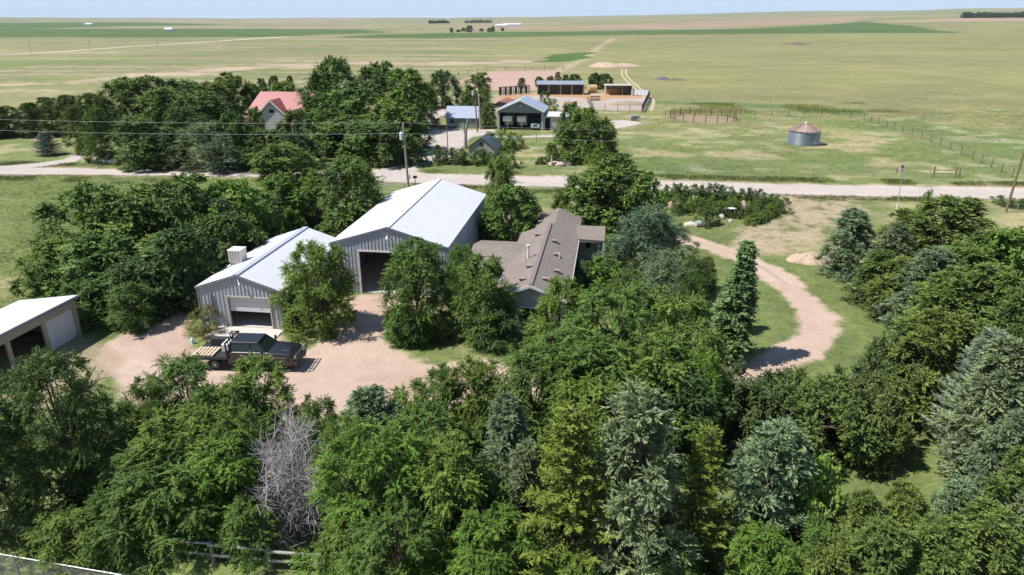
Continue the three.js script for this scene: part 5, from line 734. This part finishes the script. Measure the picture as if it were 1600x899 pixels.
// ---------------------------------------------------------------- poles and wires
const poleWood = mat([0.20, 0.14, 0.095], 0.95), palePole = mat([0.33, 0.28, 0.24], 0.95);
function pole(label, x, z, h, r, m, o = {}) { const g = thing('utility_pole', label, 'pole', x, z); part('shaft', cyl(V(0, -0.1, 0), V(o.lean ?? 0, h, 0), r, r * 0.72, 10), m, g); return g; }
{ const [x, z] = [-14.54, -95.55], g = pole('utility pole with grey transformer beside the large barn', x, z, 8.6, 0.17, palePole, { lean: -0.25 });
  const t = part('transformer', new THREE.CylinderGeometry(0.27, 0.27, 0.85, 16).translate(-0.55, 7.0, 0.1), mat([0.62, 0.66, 0.70], 0.4), g); part('lid', new THREE.CylinderGeometry(0.2, 0.29, 0.14, 16).translate(-0.55, 7.48, 0.1), mat([0.62, 0.66, 0.70], 0.4), t); part('bushing', [cyl(V(-0.55, 7.5, 0.1), V(-0.55, 7.8, 0.1), 0.05, 0.03)], offWhite, t);
  part('insulator', cyl(V(-0.25, 8.6, 0), V(-0.25, 8.85, 0), 0.06, 0.04), offWhite, g); part('bracket', [box(-0.3, 7.2, 0.05, 0.5, 0.08, 0.08)], steel, g); part('meter_box', rbox(0.25, 1.4, 0, 0.22, 0.6, 0.25, 0.03), mat([0.6, 0.6, 0.6], 0.5), g);
  const [mx, mz] = [x + 0.9, z - 0.6], b = thing('mailbox', 'dark mailbox on a post beside the transformer pole', 'mailbox', mx, mz); part('post', box(0, 0.55, 0, 0.1, 1.1, 0.1), timber, b); part('box', [new THREE.CylinderGeometry(0.16, 0.16, 0.55, 12, 1, false, 0, Math.PI).rotateZ(Math.PI / 2).rotateX(-Math.PI / 2).translate(0, 1.28, 0), box(0, 1.19, 0, 0.55, 0.2, 0.32)], mat([0.10, 0.04, 0.035], 0.6), b);
  const R = [60.14, -81.81], rp = pole('tall leaning brown power pole standing on the near road verge', R[0], R[1], 9.5, 0.16, poleWood, { lean: 0.35 }); part('insulator', cyl(V(0.35, 9.5, 0), V(0.35, 9.75, 0), 0.05, 0.035), offWhite, rp); part('crossarm_brace', box(0.3, 8.9, 0.1, 0.5, 0.08, 0.08), greyTimber, rp);
  const W0 = [-92, -103.2], wp = pole('brown utility pole further along the road beyond the side lane', W0[0], W0[1], 8.6, 0.16, poleWood); part('insulator', cyl(V(0, 8.6, 0), V(0, 8.85, 0), 0.06, 0.04), offWhite, wp);
  const wm = mat([0.42, 0.43, 0.44], 0.5); const wire = (label, a, b, sag, r = 0.016) => { const c = new THREE.QuadraticBezierCurve3(a, a.clone().lerp(b, 0.5).add(V(0, -sag * 2, 0)), b); single('power_line', new THREE.TubeGeometry(c, 24, r, 5), wm, label, 'wire', 0, 0, 0, 0, 'overhead power lines'); };
  wire('upper overhead wire running west from the transformer pole', V(x - 0.25, 8.85, z), V(W0[0], 8.85, W0[1]), 0.5); wire('lower overhead wire running west from the transformer pole', V(x - 0.2, 7.4, z), V(W0[0], 7.3, W0[1]), 0.55);
  wire('upper overhead wire spanning from the transformer pole to the tall leaning pole', V(x - 0.25, 8.85, z), V(R[0] + 0.35, 9.75, R[1]), 0.7, 0.01); wire('lower overhead wire spanning from the transformer pole to the tall leaning pole', V(x - 0.2, 7.4, z), V(R[0] + 0.3, 8.6, R[1]), 0.7, 0.01);
  const p2 = [-7.16, -145.27], a2 = pole('slim utility pole in front of the blue roofed workshop', p2[0], p2[1], 9.0, 0.16, poleWood, { lean: -0.5 }); part('transformer', new THREE.CylinderGeometry(0.26, 0.26, 0.9, 14).translate(-0.75, 7.9, 0.15), mat([0.5, 0.52, 0.54], 0.4), a2);
  const p3 = [-6.69, -149.71], a3 = pole('thick short pole with lamp beside the blue roofed workshop', p3[0], p3[1], 7.2, 0.22, palePole, { lean: -0.3 }); part('lamp', rbox(-0.3, 7.1, 0.3, 0.3, 0.25, 0.5, 0.05), offWhite, a3);
  const p4 = [-11.19, -121.21], a4 = pole('thin dark pole standing in the shrub row', p4[0], p4[1], 7.0, 0.09, poleWood, { lean: -0.05 }); part('cap', cyl(V(-0.05, 7, 0), V(-0.05, 7.06, 0), 0.07, 0.06), steel, a4);
  for (const [q, w] of [[[-314.27, -544.58], 7], [[-290.61, -599.9], 7], [[-276.1, -684.62], 7.5], [[-319.85, -484.79], 6.5]]) { const fp = pole('far utility pole along the pale dirt road across the plain', q[0], q[1], w, 0.16, palePole); fp.userData.group = 'poles along the far dirt road'; part('crossarm', box(0, w - 0.6, 0, 2.4, 0.16, 0.16), palePole, fp); } }
{ // flag
  const cv = document.createElement('canvas'); cv.width = 190; cv.height = 130; const c = cv.getContext('2d'); for (let i = 0; i < 13; i++) { c.fillStyle = i % 2 ? '#f2f0ec' : '#a8283a'; c.fillRect(0, i * 10, 190, 10); } c.fillStyle = '#27304f'; c.fillRect(0, 0, 78, 70); c.fillStyle = '#f4f4f4'; for (let j = 0; j < 9; j++) for (let i = 0; i < (j % 2 ? 5 : 6); i++) { c.beginPath(); c.arc(6.5 + (j % 2 ? 6.5 : 0) + i * 13, 7 + j * 7, 2.1, 0, 7); c.fill(); }
  const tx = new THREE.CanvasTexture(cv); tx.colorSpace = THREE.SRGBColorSpace; const [x, z] = [46.14, -80.63], g = thing('flagpole', 'slender metal flagpole beside the entrance track', 'flagpole', x, z); part('shaft', cyl(V(0, 0, 0), V(-0.25, 6.1, 0), 0.06, 0.035, 10), mat([0.5, 0.52, 0.55], 0.35, { metalness: 0.5 }), g); part('finial', new THREE.SphereGeometry(0.07, 12, 8).translate(-0.25, 6.15, 0), steel, g); part('base_sleeve', cyl(V(0, 0, 0), V(-0.06, 1.4, 0), 0.1, 0.09, 10), offWhite, g);
  const f = new THREE.PlaneGeometry(1.0, 0.62, 24, 8), p = f.attributes.position; for (let i = 0; i < p.count; i++) { const u = 0.5 - p.getX(i); p.setXYZ(i, -u * 0.86, p.getY(i) - u * 0.42 * u, 0.09 * Math.sin(u * 7) * u + 0.05); } const uv = f.attributes.uv; for (let i = 0; i < uv.count; i++) uv.setX(i, 1 - uv.getX(i)); f.computeVertexNormals();
  single('flag', f, new THREE.MeshStandardMaterial({ map: tx, roughness: 0.9, side: THREE.DoubleSide }), 'small striped flag with blue canton on the flagpole', 'flag', x - 0.24, 5.7, z); }

// ---------------------------------------------------------------- mounds, stones, edging, garden things
function mound(name, label, category, x, z, rx, rz, h, m, seed, group) {
  const g = new THREE.PlaneGeometry(2, 2, 40, 40).rotateX(-Math.PI / 2), p = g.attributes.position;
  for (let i = 0; i < p.count; i++) { const u = p.getX(i), v = p.getZ(i), a = Math.atan2(v, u), rr = Math.hypot(u, v) / (0.78 + 0.3 * vn(Math.cos(a) * 1.5 + seed, Math.sin(a) * 1.5 + seed)), y = h * Math.pow(Math.max(0, 1 - rr), 0.8) * (0.7 + 0.6 * vn(u * 2.2 + seed, v * 2.2)) + 0.12 * h * (vn(u * 7 + seed, v * 7) - 0.5) * (rr < 1 ? 1 : 0) - (rr >= 1 ? 0.25 : 0); p.setXYZ(i, u * rx, y, v * rz); }
  g.computeVertexNormals(); return single(name, g, m, label, category, x, 0, z, 0, group);
}
const sandTex = noiseTex(128, 128, (u, v) => { const k = 0.8 + 0.25 * vn(u * 20, v * 20) + 0.15 * vn(u * 64, v * 64); return [0.55 * k, 0.42 * k, 0.32 * k]; });
const sandM = mat([0.85, 0.8, 0.78], 1, { map: sandTex }), paleSand = mat([1.25, 1.2, 1.2], 1, { map: sandTex }), darkSoil = mat([0.16, 0.12, 0.09], 1);
mound('sand_pile', 'heap of pale pinkish sand beside the loop driveway', 'sand', 29.27, -63.69, 2.6, 1.5, 1.0, sandM, 3); mound('sand_pile', 'small spill of sand at the foot of the sand heap', 'sand', 28.2, -64.46, 1.1, 0.8, 0.55, sandM, 9);
mound('dirt_pile', 'pale dirt mound on the pasture above the corral', 'dirt', 47.21, -356.52, 10, 7, 2.6, sandM, 21, 'dirt mounds'); mound('rubble_pile', 'grey rubble stretched beside the pale dirt mound', 'rubble', 55.51, -361.45, 9, 6, 1.6, sandM, 33);
mound('rubble_pile', 'dark grey junk heap alone in the pasture', 'rubble', 58.14, -279.66, 3.2, 3, 1.5, mat([0.13, 0.12, 0.12], 1), 41); mound('rubble_pile', 'low brush heap trailing off the dark junk heap', 'rubble', 62.46, -276.66, 5, 3, 0.7, darkSoil, 47);
mound('manure_pile', 'long dark compost heap inside the corral', 'heap', 32.59, -195.77, 6, 3, 1.1, mat([0.30, 0.24, 0.17], 1), 51); mound('brush_pile', 'reddish scrap heap beside the pole barn', 'heap', -0.88, -195.77, 4.5, 4, 1.9, mat([0.26, 0.12, 0.09], 1), 55);
mound('stock_pond', 'dark stock tank berm far out in the pasture', 'berm', 262.02, -675.96, 16, 8, 2.0, darkSoil, 61);
{ const [x, z] = [25.44, -227.48], g = thing('hay_bale', 'big round straw bale between the two livestock shelters', 'hay bale', x, z, 0.3); part('bale', new THREE.CylinderGeometry(1.25, 1.25, 2.6, 24).rotateZ(Math.PI / 2).translate(0, 1.25, 0), mat([0.50, 0.36, 0.16], 1), g); part('twine', [-0.8, 0, 0.8].map(q => new THREE.TorusGeometry(1.26, 0.02, 5, 28).rotateY(Math.PI / 2).translate(q, 1.25, 0)), offWhite, g); }
{ const [x, z] = [23.79, -203.69], g = thing('feed_bunk', 'dark slatted cattle feeder in the corral', 'feeder', x, z, 0.1); part('frame', [box(0, 0.35, 0.5, 2.8, 0.1, 0.08), box(0, 1.3, 0.5, 2.8, 0.1, 0.08), box(0, 0.35, -0.5, 2.8, 0.1, 0.08), box(0, 1.3, -0.5, 2.8, 0.1, 0.08)], blackSteel, g); for (let k = 0; k < 7; k++) part('slat', [box(-1.3 + k * 0.43, 0.7, 0.52, 0.09, 1.3, 0.05), box(-1.3 + k * 0.43, 0.7, -0.52, 0.09, 1.3, 0.05)], mat([0.10, 0.11, 0.16], 0.6), g); }
function rock(label, x, z, sx, sy, sz, m, seed, group) { const g = new THREE.IcosahedronGeometry(1, 3), p = g.attributes.position; for (let i = 0; i < p.count; i++) { const v = V(p.getX(i), p.getY(i), p.getZ(i)), k = 0.75 + 0.4 * vn(v.x * 1.4 + seed, v.y * 1.4 + v.z * 1.9 + seed) + 0.08 * vn(v.x * 6, v.y * 6 + v.z * 6); p.setXYZ(i, v.x * k * sx, Math.max(-0.3, v.y * k) * sy, v.z * k * sz); } g.computeVertexNormals(); return single('garden_rock', g, m, label, 'rock', x, 0.28 * sy, z, 0, group); }
rock('upright pink boulder in the entrance garden', 27.77, -80.92, 0.42, 1.25, 0.4, mat([0.56, 0.38, 0.32], 0.95), 2); rock('tan boulder beside the long hedge', 20.1, -83.94, 0.8, 0.7, 0.6, mat([0.44, 0.31, 0.23], 0.95), 5); rock('rusty tan boulder next to the white post', 21.42, -85.53, 0.7, 0.7, 0.6, mat([0.46, 0.27, 0.16], 0.95), 6);
rock('white stone beside the garden bench', 24.66, -78.92, 0.4, 0.45, 0.35, mat([0.46, 0.43, 0.40], 0.9), 8); rock('small white stone on the gravel before the bench', 25.31, -77.54, 0.25, 0.25, 0.22, mat([0.46, 0.43, 0.40], 0.9), 11); rock('flat pale stone at the edge of the entrance lawn', 20.33, -75.95, 0.75, 0.35, 0.4, mat([0.62, 0.52, 0.42], 0.9), 12);
rock('pale standing stone at the tip of the grass island', -12.64, -112.6, 0.4, 1.0, 0.4, mat([0.58, 0.50, 0.44], 0.95), 14); for (const [a, b] of [[6.8, -111.01], [7.8, -110.49], [8.87, -111.01]]) rock('grey edging stone round the roadside garden', a, b, 0.9, 0.5, 0.6, stone, a, 'roadside garden stones');
for (const [a, b] of [[-70.6, -114.78], [-70.28, -115.34], [-68.59, -114.22], [-67.02, -113.68], [-65.18, -112.6]]) rock('pale stone on the island beside the side lane', a, b, 0.9, 0.5, 0.7, mat([0.6, 0.52, 0.45], 0.95), a * 0.7, 'side lane stones');
{ const b = thing('garden_bench', 'white bench in the entrance garden', 'bench', 25.98, -80.34, 0.15); part('seat', rbox(0, 0.85, 0, 1.5, 0.12, 0.7, 0.03), offWhite, b); for (const x of [-0.55, 0.55]) part('leg', box(x, 0.4, 0, 0.16, 0.8, 0.55), offWhite, b);
  const l = thing('cream_can', 'grey metal can lying on its side by the dark shrub', 'can', 21.5, -75.69, 0.2); part('barrel', cyl(V(-0.7, 0.35, 0), V(0.55, 0.35, 0), 0.33, 0.33, 14), mat([0.42, 0.44, 0.48], 0.5), l); part('neck', cyl(V(0.55, 0.35, 0), V(0.9, 0.35, 0), 0.24, 0.2, 12), mat([0.42, 0.44, 0.48], 0.5), l);
  const s = thing('white_post', 'white post with dark lamp top in the entrance garden', 'post', 22.64, -84.89); part('shaft', cyl(V(0, 0, 0), V(0.15, 1.5, 0), 0.12, 0.1, 8), offWhite, s); part('lamp_head', cyl(V(0.15, 1.5, 0), V(0.18, 1.95, 0), 0.16, 0.06, 8), blackSteel, s);
  const w = thing('birdhouse_post', 'reddish carved post in the roadside garden bed', 'post', 6.36, -110.49); part('shaft', cyl(V(0, 0, 0), V(0, 1.5, 0), 0.16, 0.13, 8), mat([0.55, 0.40, 0.32], 0.9), w); part('cap', cyl(V(0, 1.5, 0), V(0, 1.75, 0), 0.2, 0.05, 8), timber, w);
  const lb = thing('hedge_log', 'silvery log lying at the end of the entrance hedge', 'log', 29.94, -78.92); part('log', cyl(V(-0.6, 0.16, 0.5), V(0.9, 0.16, -1.4), 0.16, 0.14, 8), mat([0.5, 0.47, 0.44], 0.95), lb);
  const bl = thing('water_jug', 'pale blue jug on the grass beside the smaller shop slab', 'jug', -23.19, -45.34); part('body', cyl(V(0, 0, 0), V(0, 0.34, 0), 0.15, 0.14, 12), mat([0.55, 0.72, 0.78], 0.4), bl); part('neck', cyl(V(0, 0.34, 0), V(0, 0.46, 0), 0.12, 0.05, 12), mat([0.55, 0.72, 0.78], 0.4), bl); }
function logs(label, group, pts) { for (let i = 0; i < pts.length - 1; i++) { const [a, b] = pts[i], [c, d] = pts[i + 1], g = thing('edging_log', label, 'log', a, b, 0, group); part('log', cyl(V(0, 0.1, 0), V((c - a) * 0.97, 0.11, (d - b) * 0.97), 0.14, 0.12, 7), i % 2 ? mat([0.42, 0.37, 0.31], 0.95) : mat([0.33, 0.29, 0.25], 0.95), g); } }
logs('weathered log edging the drive beside the thicket', 'logs edging the drive', [[-28.67, -46.87], [-28.29, -49.21], [-27.85, -51.49], [-27.34, -53.39], [-27.03, -55.42]]);
logs('weathered log edging the lawn below the windbreak', 'logs below the windbreak', [[30.29, -60.07], [29.86, -56.79], [29.57, -53.81], [28.96, -50.58]]);
// far farmsteads and wood
for (const [x, z, w, l] of [[-27.68, -1879.76, 30, 'long white farm building on the skyline beside the far trees'], [0, -1947.2, 46, 'longest white farm building at the far farmstead'], [-651.28, -1395.57, 14, 'tiny white building among the far green crops'], [-1302.26, -2273.16, 22, 'faint pale building at the edge of the farthest crop']]) { const g = thing('far_barn', l, 'building', x, z), h = w * 0.09 + 2; part('wall', wallShape([[-w / 2, 0], [w / 2, 0], [w / 2, h], [-w / 2, h]], [], 12).translate(0, farH(x, z) + 0.3, -12), offWhite, g); slab([V(-w / 2 - 0.5, h, 0.5), V(w / 2 + 0.5, h, 0.5), V(w / 2 + 0.5, h + 3, -6), V(-w / 2 - 0.5, h + 3, -6)].map(v => v.add(V(0, farH(x, z) + 0.3, 0))), 0.3, whiteMetal, 'roof', g); }
{ const r = rng(91), geo = (BUILT.farDark0 ??= KIND.farDark[0]()).crown; const add = (name, label, n, at) => { const m = new THREE.InstancedMesh(geo, leafy[0], n), d = new THREE.Object3D(); for (let i = 0; i < n; i++) { const [x, z, h] = at(i); d.position.set(x, farH(x, z) - 0.5, z); d.scale.set(h / 6.5, h / 8, h / 6.5); d.rotation.y = r() * 6; d.updateMatrix(); m.setMatrixAt(i, d.matrix); } m.name = name; m.userData.kind = 'stuff'; tag(m, label, 'wood'); shade(m); scene.add(m); };
  add('far_wood', 'dark band of far trees on the skyline', 110, i => { const a = Math.atan((690 + i * 2.6 + r() * 4) / 1081 * 0.95), D = 2650 + r() * 60; return [Math.sin(a) * D, -Math.cos(a) * D, 13 + r() * 6]; });
  add('far_shelterbelt', 'thin line of shelterbelt trees near the far farmstead', 26, i => { const u = -130 + i * 2.2 + (i > 14 ? i * 1.6 : 0) + r() * 2, D = 2900; return [u / 1081 * D * 0.94, -D, 9 + r() * 6]; }); }
// ---------------------------------------------------------------- grasses
function tuft(seed, n, h, w) { const r = rng(seed), f = foliage(); for (let i = 0; i < n; i++) { const a = r() * 6.28, t = 0.25 + 0.6 * r(), d = [Math.cos(a) * t, 1, Math.sin(a) * t], l = Math.hypot(...d), e = d.map(v => v / l), m = [-Math.sin(a) * 0.2 + Math.cos(a) * e[1], -t * 0.6, Math.cos(a) * 0.2 + Math.sin(a) * e[1]], ml = Math.hypot(...m), k = 0.8 + 0.4 * r(); f.leaf((r() - 0.5) * w, -0.02, (r() - 0.5) * w, ...e, ...m.map(v => v / ml), h * (0.6 + 0.6 * r()), h * 0.07, [k, k, k * 0.9], 0.1); } const g = f.build(), nn = g.attributes.normal; for (let i = 0; i < nn.count; i++) nn.setXYZ(i, nn.getX(i) * 0.25, 1, nn.getZ(i) * 0.25); g.normalizeNormals(); return g; }
function sow(name, label, seed, count, region, size, o = {}) {
  const r = rng(seed), geo = tuft(seed, o.blades ?? 9, 1, o.w ?? 1.2), m = new THREE.InstancedMesh(geo, leafMat({ roughness: 0.95, transmission: 0.1 }), count), d = new THREE.Object3D(), col = new THREE.Color(); let n = 0, tries = 0;
  while (n < count && tries++ < count * 12) {
    const [x, z] = region(r); if (z > -100 && (YARD(x, z) > -0.15 || LOOP(x, z) > -0.05) || ROAD(x, z) > -0.1 || APRON(x, z) > 0 || LANE(x, z) > 0 || FORK(x, z) > 0 || CORRAL(x, z) > 0 || ARENA(x, z) > 0 || RUTS(x, z) > 0 || Math.hypot(x - PENC[0], z - PENC[1]) < PENR) continue; if (inBuild(x, z)) continue;
    if (o.clump && vn(x * o.clump + seed, z * o.clump) < 0.45 + 0.25 * r()) continue;
    const c = groundColor(x, z, 1), s = size * (0.6 + 0.8 * r()); d.position.set(x, 0, z); d.rotation.y = r() * 6.28; d.scale.set(s, s * (0.7 + 0.6 * r()), s); d.updateMatrix(); m.setMatrixAt(n, d.matrix); const k = (o.k ?? 1.05) * (0.85 + 0.35 * r()), gn = o.green ?? 0.35; col.setRGB(c[0] * k * (1 - gn) + 0.13 * gn, c[1] * k * (1 - gn) + 0.19 * gn, c[2] * k * (1 - gn) + 0.045 * gn); m.setColorAt(n, col); n++;
  }
  m.count = n; m.name = name; m.userData.kind = 'stuff'; tag(m, label, 'grass'); shade(m); scene.add(m);
}
const BLD = [[-20.45, -48.1, TURN, -3.4, 3.5, -12.8, 2.2], [-10.3, -55, TURN, -5.2, 5.2, -18.8, 0.3], [1.33, -46.6, -0.14, -6.4, 5.4, -23.2, 0.3], [-10.9, -152.6, -0.1, -3.6, 3.6, -6.5, 0.3], [OB[0], OB[1], OB[2], -5.2, 11.6, -9.6, 0.3], [-5.15, -117.3, -0.18, -2.5, 2.5, -5.2, 0.3]];
function inBuild(x, z) { for (const [a, b, t, x0, x1, z0, z1] of BLD) { const dx = x - a, dz = z - b, lx = dx * Math.cos(t) - dz * Math.sin(t), lz = dx * Math.sin(t) + dz * Math.cos(t); if (lx > x0 && lx < x1 && lz > z0 && lz < z1) return true; } return x < -31.8 && x > -37.5 && z > -48 && z < -37; }
const area = (x0, x1, z0, z1) => r => [x0 + (x1 - x0) * r(), z0 + (z1 - z0) * r()];
sow('lawn_grass', 'short lawn grass around the house and the loop driveway', 11, 50000, area(-34, 48, -90, -26), 0.085, { blades: 12, green: 0.05, w: 3.4 });
sow('field_grass', 'rough meadow grass on the field west of the thicket', 12, 42000, area(-95, -22, -112, -46), 0.17, { blades: 13, green: 0.08, w: 2.6 });
sow('verge_grass', 'tall green grass along the county road verges', 13, 14000, r => { const x = -95 + 190 * r(); return [x, -98.8 + x * 0.0995 + (r() < 0.5 ? -1 : 1) * (3.6 + 3.2 * r())]; }, 0.28, { blades: 10, green: 0.15, clump: 0.25, k: 1.2 });
sow('paddock_grass', 'patchy paddock grass around the grain bin', 14, 40000, area(-20, 130, -182, -102), 0.16, { blades: 13, green: 0.04, w: 3.2 });
sow('weed_patch', 'dark green weeds along the pasture fence', 15, 4500, r => { const x = 36 + 62 * r(); return [x, -186 + (r() - 0.5) * 22 - x * 0.02]; }, 0.36, { blades: 11, green: 0.1, clump: 0.09, k: 1.45 });
sow('garden_weeds', 'tall weeds and grasses inside the entrance garden', 16, 5000, inBed(inPoly(poly(20.45, -90.29, 33.9, -86.18, 32.66, -81.21, 28.68, -76.74, 26.4, -78.92, 21.03, -81.81), 2)), 0.7, { blades: 8, green: 0.7 });
function inBed(f) { return r => { for (; ;) { const x = f.b[0] + (f.b[1] - f.b[0]) * r(), z = f.b[2] + (f.b[3] - f.b[2]) * r(); if (f(x, z) > 0) return [x, z]; } }; }
renderer.render(scene, camera);
